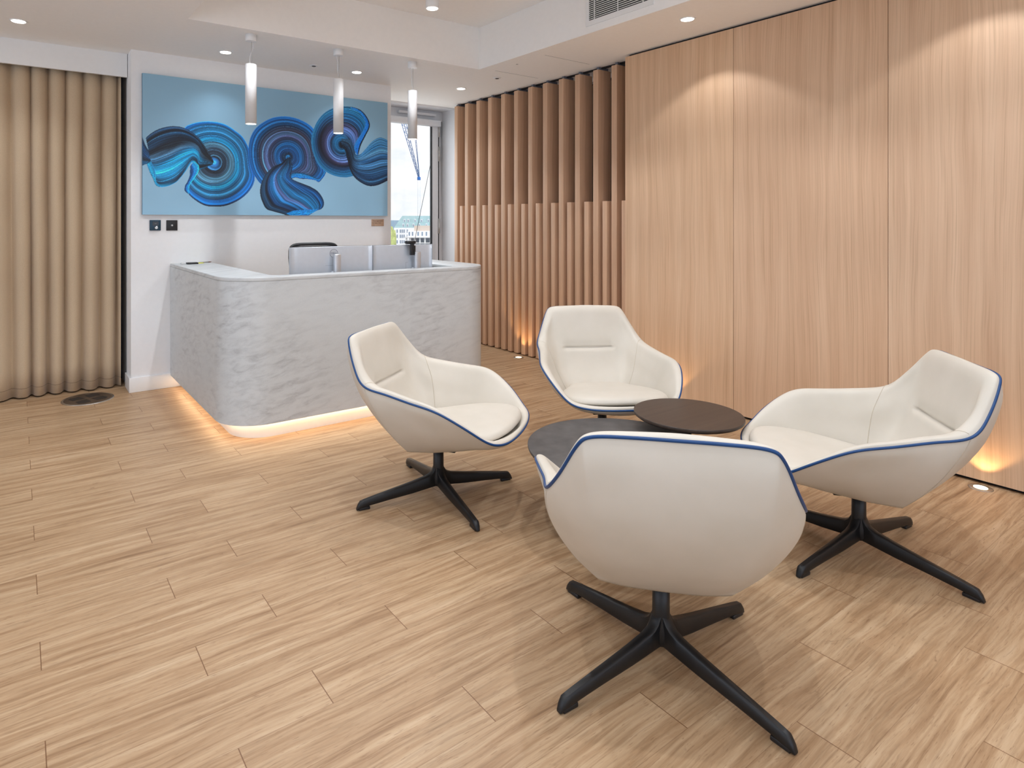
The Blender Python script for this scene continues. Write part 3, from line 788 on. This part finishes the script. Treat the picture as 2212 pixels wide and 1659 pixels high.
# inner upholstery: crest then down into the seat
INN = {0: [(0, -.359, .806), (0, -.341, .806), (0, -.321, .775), (0, -.298, .68), (0, -.266, .57), (0, -.222, .46), (0, -.136, .335)],
       2.6: [(.239, -.355, .784), (.227, -.338, .779), (.218, -.318, .748), (.226, -.296, .66), (.212, -.266, .57), (.188, -.220, .46), (.160, -.134, .335)],
       4: [(.290, -.296, .682), (.279, -.280, .680), (.270, -.266, .660), (.262, -.252, .610), (.246, -.230, .555), (.220, -.188, .45), (.174, -.113, .335)],
       5: [(.326, -.224, .605), (.306, -.207, .604), (.288, -.190, .590), (.272, -.166, .55), (.254, -.140, .50), (.232, -.120, .43), (.188, -.095, .335)],
       8: [(.391, .146, .543), (.374, .140, .545), (.355, .130, .532), (.335, .115, .495), (.318, .100, .455), (.300, .085, .41), (.275, .075, .355)],
       10: [(.303, .348, .402), (.297, .341, .407), (.291, .334, .406), (.285, .327, .396), (.280, .320, .384), (.273, .312, .368), (.262, .300, .355)],
       13: [(0, .424, .373), (0, .419, .379), (0, .413, .380), (0, .408, .375), (0, .404, .366), (0, .398, .355), (0, .388, .348)]}

def catmull(P, m, closed):
    P = np.array(P, float); N = len(P); out = []
    t = np.linspace(0, 1, m, endpoint=False)[:, None]
    for i in range(N if closed else N - 1):
        g = (lambda k: P[k % N]) if closed else (lambda k: P[min(max(k, 0), N - 1)])
        p0, p1, p2, p3 = g(i - 1), g(i), g(i + 1), g(i + 2)
        out.append(.5 * ((2 * p1) + (-p0 + p2) * t + (2 * p0 - 5 * p1 + 4 * p2 - p3) * t ** 2 + (-p0 + 3 * p1 - 3 * p2 + p3) * t ** 3))
    if not closed: out.append(P[-1:])
    return np.vstack(out)
SUB = 10
def smooth_rows(G, it, w=.5):
    for _ in range(it):
        G = G * (1 - w) + w * .5 * (np.roll(G, 1, 0) + np.roll(G, -1, 0))
    return G
def rim_curve():
    L = [(-x, y, z) for x, y, z in RIM[1:-1]][::-1]
    return smooth_rows(catmull(list(RIM) + L, SUB, True), 8)            # 26*SUB points
def column(table, k):
    """k in 0..13 along the half rim; piecewise smooth interpolation of the columns"""
    ks = sorted(table)
    rows = len(table[ks[0]]); res = []
    for r_ in range(rows):
        res.append([np.interp(k, ks, [table[q][r_][c] for q in ks]) for c in range(3)])
    return np.array(res)
def chair_grids():
    rim = rim_curve(); n = len(rim)
    og = np.zeros((n, len(OUT[0]), 3)); ig = np.zeros((n, len(INN[0]), 3))
    for i in range(n):
        k = i / SUB; sgn = 1.0
        if k > 13: k = 26 - k; sgn = -1.0
        for tab, g in ((OUT, og), (INN, ig)):
            c = column(tab, k); c[:, 0] *= sgn; g[i] = c
    # blend the first rows' deviation from the true rim so corners of the rim carry through
    for tab, g, ws in ((OUT, og, (.9, .65, .35, .15, 0)), (INN, ig, (1, .95, .85, .6, .35, .12, 0))):
        kk = sorted(tab); lin_rim = np.zeros((n, 3))
        rc = {q: rim[int(round(q * SUB)) % n] for q in kk}
        for i in range(n):
            k = i / SUB; sgn = 1.0
            if k > 13: k = 26 - k; sgn = -1.0
            p = np.array([np.interp(k, kk, [rc[q][c] for q in kk]) for c in range(3)]); p[0] *= sgn; lin_rim[i] = p
        for j, w in enumerate(ws): g[:, j] += (rim - lin_rim) * w
    og[:, 1:] = smooth_rows(og[:, 1:], 6)
    mo = np.clip((4.9 - np.array([min(i / SUB, 26 - i / SUB) for i in range(n)])) / .5, 0, 1)[:, None, None]
    for _ in range(40):
        sm_ = smooth_rows(og[:, 1:], 1); og[:, 1:] = og[:, 1:] * (1 - mo) + sm_ * mo
    og[:, 1:] = smooth_rows(og[:, 1:], 3); og[:, 0] = smooth_rows(og[:, :1], 2)[:, 0]
    kk_ = np.array([min(i / SUB, 26 - i / SUB) for i in range(n)])
    msk = np.clip((4.7 - kk_) / .5, 0, 1)[:, None, None]      # soften the backrest only, up to the arm seam
    for _ in range(30):
        sm_ = smooth_rows(ig[:, 3:], 1); ig[:, 3:] = ig[:, 3:] * (1 - msk) + sm_ * msk
    ig[:, :3] = smooth_rows(ig[:, :3], 4); ig[:, 3:] = smooth_rows(ig[:, 3:], 4)
    return rim, og, ig
def grid_mesh(name, cols, m, parent, m_sub, cap=None, flip=False, displace=None):
    """cols: (n, rows, 3) closed in n"""
    n = cols.shape[0]
    D = np.stack([catmull(cols[i], m_sub, False) for i in range(n)])
    if displace is not None: D = displace(D)
    r_ = D.shape[1]
    v = D.reshape(-1, 3).tolist(); f = []
    for i in range(n):
        j = (i + 1) % n
        for q in range(r_ - 1):
            a = (i * r_ + q, i * r_ + q + 1, j * r_ + q + 1, j * r_ + q)
            f.append(a[::-1] if flip else a)
    if cap is not None:
        v.append(cap); c = len(v) - 1
        for i in range(n):
            j = (i + 1) % n; a = (i * r_ + r_ - 1, c, j * r_ + r_ - 1)
            f.append(a[::-1] if flip else a)
    return mesh_obj(name, v, f, m, parent, smooth=True)

def make_chair():
    t = thing('lounge_chair', '', 'chair', group='cream leather swivel lounge chairs around the coffee tables')
    rim, og, ig = chair_grids()
    cols = np.concatenate([rim[:, None], og], 1)
    shell = grid_mesh('outer_shell', cols, M['leather'], t, 4, cap=(0, .03, .262))
    def groove(D):
        # stitched horizontal tuck across the backrest
        x, y, z = D[..., 0], D[..., 1], D[..., 2]
        w = np.clip((.172 - np.abs(x)) / .03, 0, 1); back = np.clip((-.2 - y) / .03, 0, 1)
        dz = z - .552
        g = np.exp(-(dz / .0045) ** 2) * .011 + np.exp(-(np.maximum(dz, 0) / .035) ** 2) * np.exp(-(np.minimum(dz, 0) / .012) ** 2) * .010
        D = D.copy(); D[..., 1] -= g * w * back
        return D
    cols = np.concatenate([rim[:, None], ig], 1)
    grid_mesh('inner_upholstery', cols, M['leather'], t, 16, cap=(0, .05, .335), flip=True, displace=groove)
    # blue piping along the whole rim
    cen = np.array([0, 0, .5])
    MB().tube([tuple(p) for p in rim[::1]], .0050, 8, True).build('piping', M['piping'], t)
    # seams where back and arm panels meet, inside and outside
    n = len(rim)
    for s in (5 * SUB, n - 5 * SUB):
        c = catmull(np.concatenate([rim[s][None], ig[s]]), 6, False)
        MB().tube([tuple(p) for p in c[4:]], .0014, 5).build('inner_seam', M['seam'], t)
        c = catmull(np.concatenate([rim[s][None], og[s]]), 6, False)
        MB().tube([tuple(p) for p in c[2:]], .0012, 5).build('outer_seam', M['seam'], t)
    # seat cushion
    half = [(0, -.140), (.10, -.140), (.160, -.132), (.184, -.07), (.238, .03), (.280, .12), (.290, .21), (.272, .296), (.218, .358), (.12, .390), (0, .398)]
    loop = catmull([(x, y, 0) for x, y in half] + [(-x, y, 0) for x, y in half[1:-1]][::-1], 5, True)
    nl = len(loop); v = []; f = []
    prof = [(.80, -.028, 0), (.94, -.024, .0), (1.0, -.012, 0), (.992, -.004, 0), (.972, .008, 0), (.93, .016, 0), (.84, .023, 0), (.65, .029, 0), (.4, .032, 0), (.15, .033, 0)]
    for sc_, dz, _ in prof:
        for p in loop:
            x, y = p[0] * sc_, .09 + (p[1] - .09) * sc_
            v.append((x, y, .361 + .098 * y + dz))
    for r_ in range(len(prof) - 1):
        for k in range(nl):
            k2 = (k + 1) % nl; f.append((r_ * nl + k, r_ * nl + k2, (r_ + 1) * nl + k2, (r_ + 1) * nl + k))
    f.append(tuple(range((len(prof) - 1) * nl, len(prof) * nl))); f.append(tuple(range(nl))[::-1])
    mesh_obj('seat_cushion', v, f, M['leather'], t, smooth=True)
    # mechanism plate, post, hub and four legs
    MB().box(-.09, .09, -.065, .12, .248, .266).build('mounting_plate', M['metal_black'], t, bevel=.002)
    MB().lathe([(.016, .044), (.028, .050), (.033, .062), (.033, .095), (.029, .120), (.0262, .145), (.0255, .256)], 28).build('swivel_post', M['metal_black'], t)
    for k in range(4):
        # a blade tapering outwards, its end cut on a slant, resting on a small glide
        L = .4185; sec = []
        stn = [(.0, .150, .050, .018), (.022, .142, .048, .018), (.032, .124, .047, .0175), (.046, .110, .045, .017), (.07, .100, .042, .0162), (.14, .086, .034, .0150), (.26, .066, .0255, .0140), (.36, .049, .0165, .0135), (.385, .0445, .0115, .0132), (.400, .0415, .0100, .0128), (.412, .026, .005, .011), (L, .010, .003, .008)]
        v = []; f = []
        for x, zt, zb, w in stn:
            e = min(.006, (zt - zb) * .3)
            v += [(x, -w * .8, zb), (x, -w, zb + e), (x, -w, zt - e), (x, -w * .62, zt), (x, w * .62, zt), (x, w, zt - e), (x, w, zb + e), (x, w * .8, zb)]
        for i in range(len(stn) - 1):
            for q in range(8):
                q2 = (q + 1) % 8; f.append((i * 8 + q2, i * 8 + q, (i + 1) * 8 + q, (i + 1) * 8 + q2))
        f += [tuple(range(8)), tuple(range(len(stn) * 8 - 8, len(stn) * 8))[::-1]]
        lg = MB().add(v, f, True).build('leg', M['metal_black'], t)
        lg.data.set_sharp_from_angle(angle=R(48))
        lg.rotation_euler = (0, 0, k * PI / 2)
        MB().box(.355, .408, -.011, .011, 0.0, .0135).build('glide', M['plastic'], lg, bevel=.003)
    return t
# (position, heading of the seat, turn of the leg cross)
CH = [((1.711, 2.567), -55.6, -99.3, 'cream leather lounge chair with blue piping nearest the stone reception desk, facing right'),
      ((2.827, 2.504), -120.1, -95, 'cream lounge chair with blue piping furthest back, facing the viewer before the battens'),
      ((2.840, 1.147), 130.9, -95.4, 'cream leather lounge chair with blue piping on the right by the oak wall, facing left'),
      ((1.636, 1.213), 42.7, -92.8, 'cream leather lounge chair with blue piping nearest the viewer, seen from behind')]
chair0 = make_chair()
chairs = []
for i, (c, th_, lg_, lab) in enumerate(CH):
    o = chair0 if i == 0 else dup(chair0)
    chairs.append(o)
for o, (c, th_, lg_, lab) in zip(chairs, CH):
    o.location = (c[0], c[1], 0); o.rotation_euler = (0, 0, R(th_ - 90)); o['label'] = lab
    k = 0
    for ch in kids(o):
        if ch.name.split('.')[0] == 'leg':
            ch.rotation_euler = (0, 0, R(lg_ - th_ + 90) + k * PI / 2); k += 1

# ------------------------------------------------------------------ coffee tables
ta = thing('coffee_table', 'large low round coffee table with a charcoal top in the middle of the four chairs', 'table', (2.224, 1.861, 0))
MB().lathe([(.402, .313), (.412, .320), (.415, .327), (.415, .334), (.414, .335)], 96).build('tabletop', M['laminate'], ta)
MB().lathe([(.03, .012), (.03, .313)], 24).build('column', M['metal_black'], ta)
MB().lathe([(.24, 0), (.24, .007), (.236, .012)], 64).build('base_plate', M['metal_black'], ta)
tb = thing('side_table', 'smaller, higher round table with dark brown oak top overlapping the charcoal table', 'table', (2.668, 1.824, 0))
tt = MB().lathe([(.205, .388), (.240, .398), (.2505, .406), (.252, .409), (.252, .4185), (.251, .420)], 96).build('tabletop', M['stained'], tb)
MB().lathe([(.016, .010), (.016, .388)], 24).build('column', M['metal_black'], tb)
MB().box(-.06, .06, -.06, .06, .380, .390).build('mounting_plate', M['metal_black'], tb)
MB().lathe([(.165, 0), (.165, .006), (.162, .010)], 64, c=(0, 0, 0)).build('base_plate', M['metal_black'], tb)

# ------------------------------------------------------------------ lamps
def spot(parent, z, power, color, angle=110, blend=.25, up=False, r=.02):
    d = bpy.data.lights.new('bulb', 'SPOT'); d.energy = power; d.color = color
    d.spot_size = R(angle); d.spot_blend = blend; d.shadow_soft_size = r
    o = bpy.data.objects.new('bulb', d); COL.objects.link(o); o.parent = parent
    o.location = (0, 0, z); o.rotation_euler = (PI, 0, 0) if up else (0, 0, 0)
    return o
def downlight(x, y, label, group='recessed downlights', power=SPOT_W, angle=110, col=WARM, blend=.25):
    t = thing('downlight', label, 'light', (x, y, ZC), group=group)
    MB().lathe([(.047, -.004), (.052, -.003), (.052, 0)], 40).build('trim_ring', M['lamp_white'], t)
    MB().lathe([(.040, -.0055), (.040, -.0042)], 36).build('lens', M['lens'], t)
    spot(t, -.012, power, col, angle, blend)
    return t
def surface_light(x, y, label, power=SPOT_W):
    t = thing('surface_spotlight', label, 'light', (x, y, ZCOF), group='cylindrical ceiling spotlights in the coffer')
    MB().lathe([(.046, -.135), (.050, -.130), (.050, 0)], 40).build('housing', M['lamp_white'], t)
    MB().lathe([(.040, -.1375), (.040, -.1355)], 36).build('lens', M['lens'], t)
    spot(t, -.145, power, WARM, 120)
    return t
downlight(.008, 5.12, 'recessed downlight in the ceiling above the curtain, leftmost of the row', power=SPOT_W * .7, angle=110, blend=1.0)
downlight(1.369, 5.12, 'recessed downlight in the ceiling beside the leftmost pendant lamp', power=SPOT_W * .36, angle=110, blend=1.0)
downlight(2.530, 5.13, 'recessed downlight in the ceiling between the middle and right pendant lamps', power=SPOT_W * .36, angle=110, blend=1.0)
downlight(3.717, 5.16, 'recessed downlight in the ceiling over the glazed door recess', power=SPOT_W * .36, angle=110, blend=1.0)
downlight(3.680, 2.520, 'recessed downlight close to the oak wall right of the air vent', power=SPOT_W * .34)
for y in (1.01, -.50, -2.0):
    downlight(3.680, y, 'recessed downlight close to the oak wall above and behind the viewer', power=SPOT_W * .34)
for y in (3.2, 1.2, -.8):
    downlight(.008, y, 'recessed downlight in the left ceiling outside the picture')
surface_light(2.545, 3.90, 'white cylindrical spotlight on the raised ceiling of the coffer')
for x, y in ((1.35, 3.90), (2.545, 2.45), (1.35, 2.45), (2.545, .9), (1.35, .9)):
    surface_light(x, y, 'white cylindrical spotlight on the raised ceiling outside the picture')

PEND = [(1.393, 2.485, 2.052, 'left white tube pendant lamp hanging over the reception desk', -1),
        (2.079, 2.467, 2.040, 'middle white tube pendant lamp hanging over the reception desk', 1),
        (2.761, 2.457, 2.044, 'right white tube pendant lamp hanging over the reception desk', 1)]
def pendant(x, zt, zb, label, s):
    t = thing('pendant_lamp', label, 'lamp', (x, 4.54, ZC), group='white tube pendant lamps over the desk')
    MB().lathe([(.037, -.050), (.039, -.048), (.039, 0)], 36).build('ceiling_rose', M['lamp_white'], t)
    MB().lathe([(.035, zb - ZC + .006), (.040, zb - ZC), (.040, zt - ZC - .003), (.037, zt - ZC)], 36).build('tube_shade', M['lamp_white'], t)
    MB().lathe([(.034, zb - ZC + .0005), (.034, zb - ZC + .006)], 32).build('lens', M['lens'], t)
    MB().tube([(.006, 0, -.05), (.006, 0, zt - ZC)], .0012, 6).build('suspension_wire', M['steel'], t)
    h = zt - ZC + .05
    pts = [(-.018 * s + (.028 * s) * u + .006 * math.sin(u * 7), .004, -.05 + h * u) for u in [k / 14 for k in range(15)]]
    MB().tube(pts, .0022, 6).build('cable', M['lamp_white'], t)
    spot(t, zb - ZC - .006, 7, WARM, 80, .4)
    return t
for a in PEND: pendant(*a)

def uplight(x, y, label):
    t = thing('floor_uplight', label, 'light', (x, y, 0), group='floor uplights')
    MB().lathe([(.050, 0), (.050, .002), (.046, .003)], 40).build('steel_ring', M['steel'], t)
    MB().lathe([(.029, .003), (.029, .0042)], 32).build('lens', M['lens_warm'], t)
    spot(t, .012, 3.2, (1, .62, .28), 96, .35, True, .012)
    return t
uplight(4.000, 1.060, 'round floor uplight by the oak wall behind the right chair')
uplight(4.070, 4.678, 'round floor uplight in front of the oak battens beside the desk')
uplight(4.000, 2.90, 'round floor uplight by the oak wall hidden behind the far chair')

# ------------------------------------------------------------------ ceiling and floor fittings
vt = thing('air_vent', 'white louvred air vent grille set in the side of the ceiling coffer', 'vent', (CX1, 2.853, 2.752))
b = MB().box(-.008, 0, -.291, .291, 0, .036).box(-.008, 0, -.291, .291, .222, .25).box(-.008, 0, -.291, -.262, .036, .222).box(-.008, 0, .262, .291, .036, .222)
b.build('frame', M['trim'], vt)
MB().box(-.002, 0, -.262, .262, .036, .222).build('dark_opening', M['black'], vt)
b = MB()
for k in range(13):
    z = .043 + k * .0142
    b.add([(-.006, -.262, z), (-.006, .262, z), (-.0012, .262, z + .008), (-.0012, -.262, z + .008), (-.006, -.262, z + .0016), (-.006, .262, z + .0016), (-.0012, .262, z + .0096), (-.0012, -.262, z + .0096)],
          [(0, 1, 2, 3), (7, 6, 5, 4), (0, 4, 5, 1), (3, 2, 6, 7), (0, 3, 7, 4), (1, 5, 6, 2)])
b.build('louvres', M['trim'], vt)
for y in (-.21, 0.0, .21):
    MB().box(-.0075, -.004, y - .003, y + .003, .036, .222).build('louvre_bar', M['trim'], vt)
for x, y, lab in ((3.722, 4.584, 'small round ceiling sensor near the top of the battens'), (2.117, 5.126, 'small round ceiling sensor left of the middle pendant lamp')):
    t = thing('ceiling_sensor', lab, 'sensor', (x, y, ZC), group='small ceiling sensors')
    MB().lathe([(.022, -.006), (.036, -.004), (.038, 0)], 32).build('ring', M['lamp_white'], t)
    MB().lathe([(.017, -.0085), (.018, -.006)], 24).build('eye', M['plastic'], t)
o = MB().lathe([(.008, -.004), (.010, 0)], 16).build('ceiling_screw', M['steel'], loc=(3.536, 4.083, ZC))
tag(o, 'tiny dark fixing on the ceiling beside the coffer corner', 'fixing')
hp = thing('access_panel', 'flush ceiling access panel outlined by a thin line beside the coffer', 'panel', (3.80, 4.05, ZC))
MB().box(-.27, .25, -.32, -.3175, -.0008, 0).box(-.27, .25, .322, .3245, -.0008, 0).build('panel_joint', M['frame_dim'], hp)
fb = thing('floor_box', 'round bronze floor service box in the floor in front of the curtain', 'floor box', (.441, 5.448, 0), R(20))
MB().lathe([(.176, 0), (.176, .002), (.170, .005), (.160, .004)], 64).build('rim', M['steel'], fb)
MB().lathe([(.160, .0035), (.158, .005)], 64).build('lid', M['bronze'], fb)
gm = plain('dark_grip_plate', srgb(52, 46, 42), .6, .3)
for k in range(4):
    a = k * PI / 2 + PI / 4; w = .055
    v = [(.02, 0), (.085, w), (.132, .02), (.132, -.02), (.085, -w)]
    ro = [(x * math.cos(a) - y * math.sin(a), x * math.sin(a) + y * math.cos(a)) for x, y in v]
    MB().add([(x, y, .005) for x, y in ro] + [(x, y, .0058) for x, y in ro], [(4, 3, 2, 1, 0), (5, 6, 7, 8, 9)] + [(i, (i + 1) % 5, 5 + (i + 1) % 5, 5 + i) for i in range(5)]).build('grip_plate', gm, fb)

# ------------------------------------------------------------------ outside, through the door glass
VX, VY = math.sin(YAW), math.cos(YAW)
def ground(x, y, d, z=None):
    q = (x - PX) / FOC
    P = [VX * d + q * d * VY, VY * d - q * d * VX]
    return (P[0], P[1], CAM_H + (PY - y) / FOC * d)
OUTROT = -YAW      # façades roughly face the room
def far(name, label, cat, px, d, z):
    g = ground(px, PY, d)
    return thing(name, label, cat, (g[0], g[1], z), OUTROT)
E_WHITE = plain('white_facade', srgb(240, 242, 246), .8, var=.03, sc=.3)  # near-white base colour with slight random tone
E_GREEN = plain('pale_green_slate', srgb(150, 182, 188), .7, var=.08, sc=.6)
E_GLASS = plain('facade_window', srgb(134, 152, 172), .3)
E_CONC = plain('concrete_frame', srgb(212, 214, 216), .8, var=.04, sc=.5)
# slate-roofed block, 250 m away: 0.186 m per pixel
U = 250 / FOC
bl = far('slate_roof_building', 'white building with a pale green slate roof and dormers seen through the door glass', 'building', 900, 250, -30)
def rel(px, py, u=U, px0=900, zb=-30): return ((px - px0) * u, CAM_H + (PY - py) * u - zb)
x0, zt = rel(851, 492); x1, _ = rel(990, 492)
MB().box(x0, x1, 0, 25, 0, zt).build('walls', E_WHITE, bl)
xa, zr = rel(867, 466)
v = [(x0, 0, zt), (x1, 0, zt), (x1, 25, zt), (x0, 25, zt), (xa, 5, zr), (x1, 5, zr), (x1, 20, zr), (xa, 20, zr)]
MB().add(v, [(0, 1, 5, 4), (1, 2, 6, 5), (2, 3, 7, 6), (3, 0, 4, 7), (4, 5, 6, 7)]).build('slate_roof', E_GREEN, bl)
for row, (py, offs) in enumerate(((477, (873, 881, 896, 910, 925)), (487, (871, 880, 893, 906, 921, 938)))):
    for p in offs:
        a, c = rel(p, py); k = (c - zt) / (zr - zt) * 5
        MB().box(a - .35, a + .35, k - .5, k + 1.6, c - .7, c + .7).build('dormer', E_WHITE, bl)
        MB().box(a - .22, a + .22, k - .56, k - .5, c - .5, c + .45).build('dormer_window', E_GLASS, bl)
for py in (499, 510, 522, 534):
    for p in (858, 865, 869, 873, 880):
        a, c = rel(p, py); MB().box(a - .25, a + .25, -.08, 0, c - .7, c + .6).build('window', E_GLASS, bl)
U2 = 170 / FOC
b2 = far('concrete_frame_building', 'unfinished white block with open concrete floors in front of the slate-roofed building', 'building', 905, 170, -30)
r2 = lambda px, py: rel(px, py, U2, 905)
x0, z5_ = r2(876, 505); x1, _ = r2(1000, 505)
MB().box(x0, x1, 0, 14, 0, r2(0, 560)[1]).build('lower_storeys', E_CONC, b2)
for k, py in enumerate((512, 524, 537, 550)):
    z = r2(0, py)[1]
    MB().box(x0 - .3, x1, -.6, 14, z - .22, z).build('floor_slab', E_CONC, b2)
for px_ in (878, 886, 896, 907, 918, 930, 942):
    a = r2(px_, 0)[0]
    MB().box(a - .22, a + .22, 0, .5, r2(0, 560)[1], r2(0, 512)[1] - .22).build('column', E_CONC, b2)
MB().box(x0 + .8, x1, 2.5, 14, r2(0, 560)[1], r2(0, 512)[1] - .22).build('dark_interior', E_GLASS, b2)
MB().box(r2(880, 0)[0], x1, .5, 13, r2(0, 512)[1], r2(0, 499)[1]).build('top_storey', E_WHITE, b2)
MB().box(r2(894, 0)[0], x1, 1.5, 12, r2(0, 499)[1], r2(0, 488)[1]).build('roof_plant_room', plain('pale_brick', srgb(206, 192, 180), .8), b2)
for p in (884, 891, 903, 912, 921, 932):
    a, c = r2(p, 505); MB().box(a - .2, a + .2, .42, .5, c - .55, c + .5).build('window', E_GLASS, b2)
# trees and far ridge, ground
tr = MB()
rr = random.Random(3)
g0 = ground(846, 500, 140)
def blob(cx, cy, cz, r, seed):
    bm = bmesh.new(); bmesh.ops.create_icosphere(bm, subdivisions=3, radius=r)
    q = random.Random(seed)
    for vv in bm.verts: vv.co *= 1 + q.uniform(-.16, .12)
    me = bpy.data.meshes.new('foliage'); bm.to_mesh(me); bm.free()
    return me
tg = plain('spring_foliage', srgb(196, 208, 136), .8, var=.18, sc=2)
tree = thing('tree', 'yellow-green tree at the left edge of the view through the door glass', 'tree', (g0[0], g0[1], -30))
me = blob(0, 0, 0, 1.9, 4); me.materials.append(tg)
fo = bpy.data.objects.new('foliage', me); COL.objects.link(fo); fo.parent = tree; fo.location = (0, 0, CAM_H + (PY - 518) * 140 / FOC + 30); fo.scale = (.6, .6, 1.5)
MB().lathe([(.4, 0), (.25, 25)], 10).build('trunk', plain('bark', srgb(90, 80, 66), .9), tree)
struct(MB().box(-900, 1500, 20, 1500, -31, -30).build('ground_outside', plain('city_ground', srgb(150, 152, 152), .9, var=.1, sc=.02)))
g = ground(900, PY, 900)
rg = MB()
n = 60; v = []; f = []
rr = random.Random(9)
for k in range(n + 1):
    a = (k / n - .5) * 1200; h = 30 + 1.2 + 2.2 * math.sin(k * .5) * .4 + rr.uniform(0, .6)
    for y, z in ((0, 0), (0, h), (60, h * .9), (60, 0)): v.append((a, y, z))
for k in range(n):
    for q in range(4): f.append((k * 4 + q, k * 4 + (q + 1) % 4, k * 4 + 4 + (q + 1) % 4, k * 4 + 4 + q))
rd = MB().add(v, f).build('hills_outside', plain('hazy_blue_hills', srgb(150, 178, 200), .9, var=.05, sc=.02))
rd.location = (g[0], g[1], -30); rd.rotation_euler = (0, 0, OUTROT); struct(rd)

# crane jib, hook and hoist ropes (120 m away)
blue = plain('blue_crane_steel', srgb(70, 120, 180), .5)
P0 = Vector(ground(905, 384, 120)); P1 = Vector(ground(820, 78, 120))
ck = thing('tower_crane', 'blue lattice tower crane jib pointing down in the sky beyond the door glass', 'crane', tuple(P0))
right = Vector((VY, -VX, 0)); dirv = (P1 - P0).normalized(); side = dirv.cross(Vector((VX, VY, 0))).normalized()
Lc = (P1 - P0).length
b = MB(); nb = 40
rel0 = lambda p: tuple(p - P0)
for s, wd in ((-1, .15), (1, .15)):
    b.tube([rel0(P0 + side * s * .12), rel0(P1 + side * s * .95)], .06, 5)
b.tube([rel0(P0), rel0(P1 + Vector((VX, VY, 0)) * .8)], .06, 5)
for k in range(nb):
    a = P0.lerp(P1, k / nb); c = P0.lerp(P1, (k + 1) / nb); w0 = .12 + .83 * k / nb; w1 = .12 + .83 * (k + 1) / nb
    s = 1 if k % 2 else -1
    b.tube([rel0(a + side * s * w0), rel0(c - side * s * w1)], .035, 4)
    b.tube([rel0(c + side * w1), rel0(c - side * w1)], .03, 4)
b.build('jib', blue, ck)
P2 = Vector(ground(864, 90, 120))
b = MB()
for s in (-.35, .35):
    b.tube([rel0(P0 + right * .1), rel0(P2 + right * s + right * 1.2)], .045, 4)
for k in range(2, 38):
    q = P0.lerp(P2 + right * 1.2, k / 40); b.tube([rel0(q - right * .35 * k / 40), rel0(q + right * .35 * k / 40 + Vector((0, 0, .3)))], .02, 4)
b.build('tie_bars', blue, ck)
MB().tube([rel0(P1), (P1.x - P0.x, P1.y - P0.y, -30 - P0.z)], .8, 8).build('mast', blue, ck)
MB().box(-.30, .28, -.2, .2, -.45, .15).build('jib_head', plain('bright_blue_steel', srgb(40, 110, 190), .5), ck, bevel=.05)
b = MB()
for px_ in (902.5, 908):
    q = Vector(ground(px_, 384, 120)); b.tube([rel0(q), rel0(q - Vector((0, 0, 7.5)))], .02, 4)
b.build('hoist_ropes', plain('pale_rope', srgb(170, 186, 202), .6), ck)
c0 = Vector(ground(936, 325, 38)); c1 = Vector(ground(894, 528, 38))
st = thing('stay_cable', 'thin dark steel cable slanting across the view outside the door glass', 'cable', tuple(c1))
MB().tube([(0, 0, 0), tuple(c0 - c1)], .018, 6).build('cable', plain('dark_cable', srgb(60, 64, 70), .6), st)
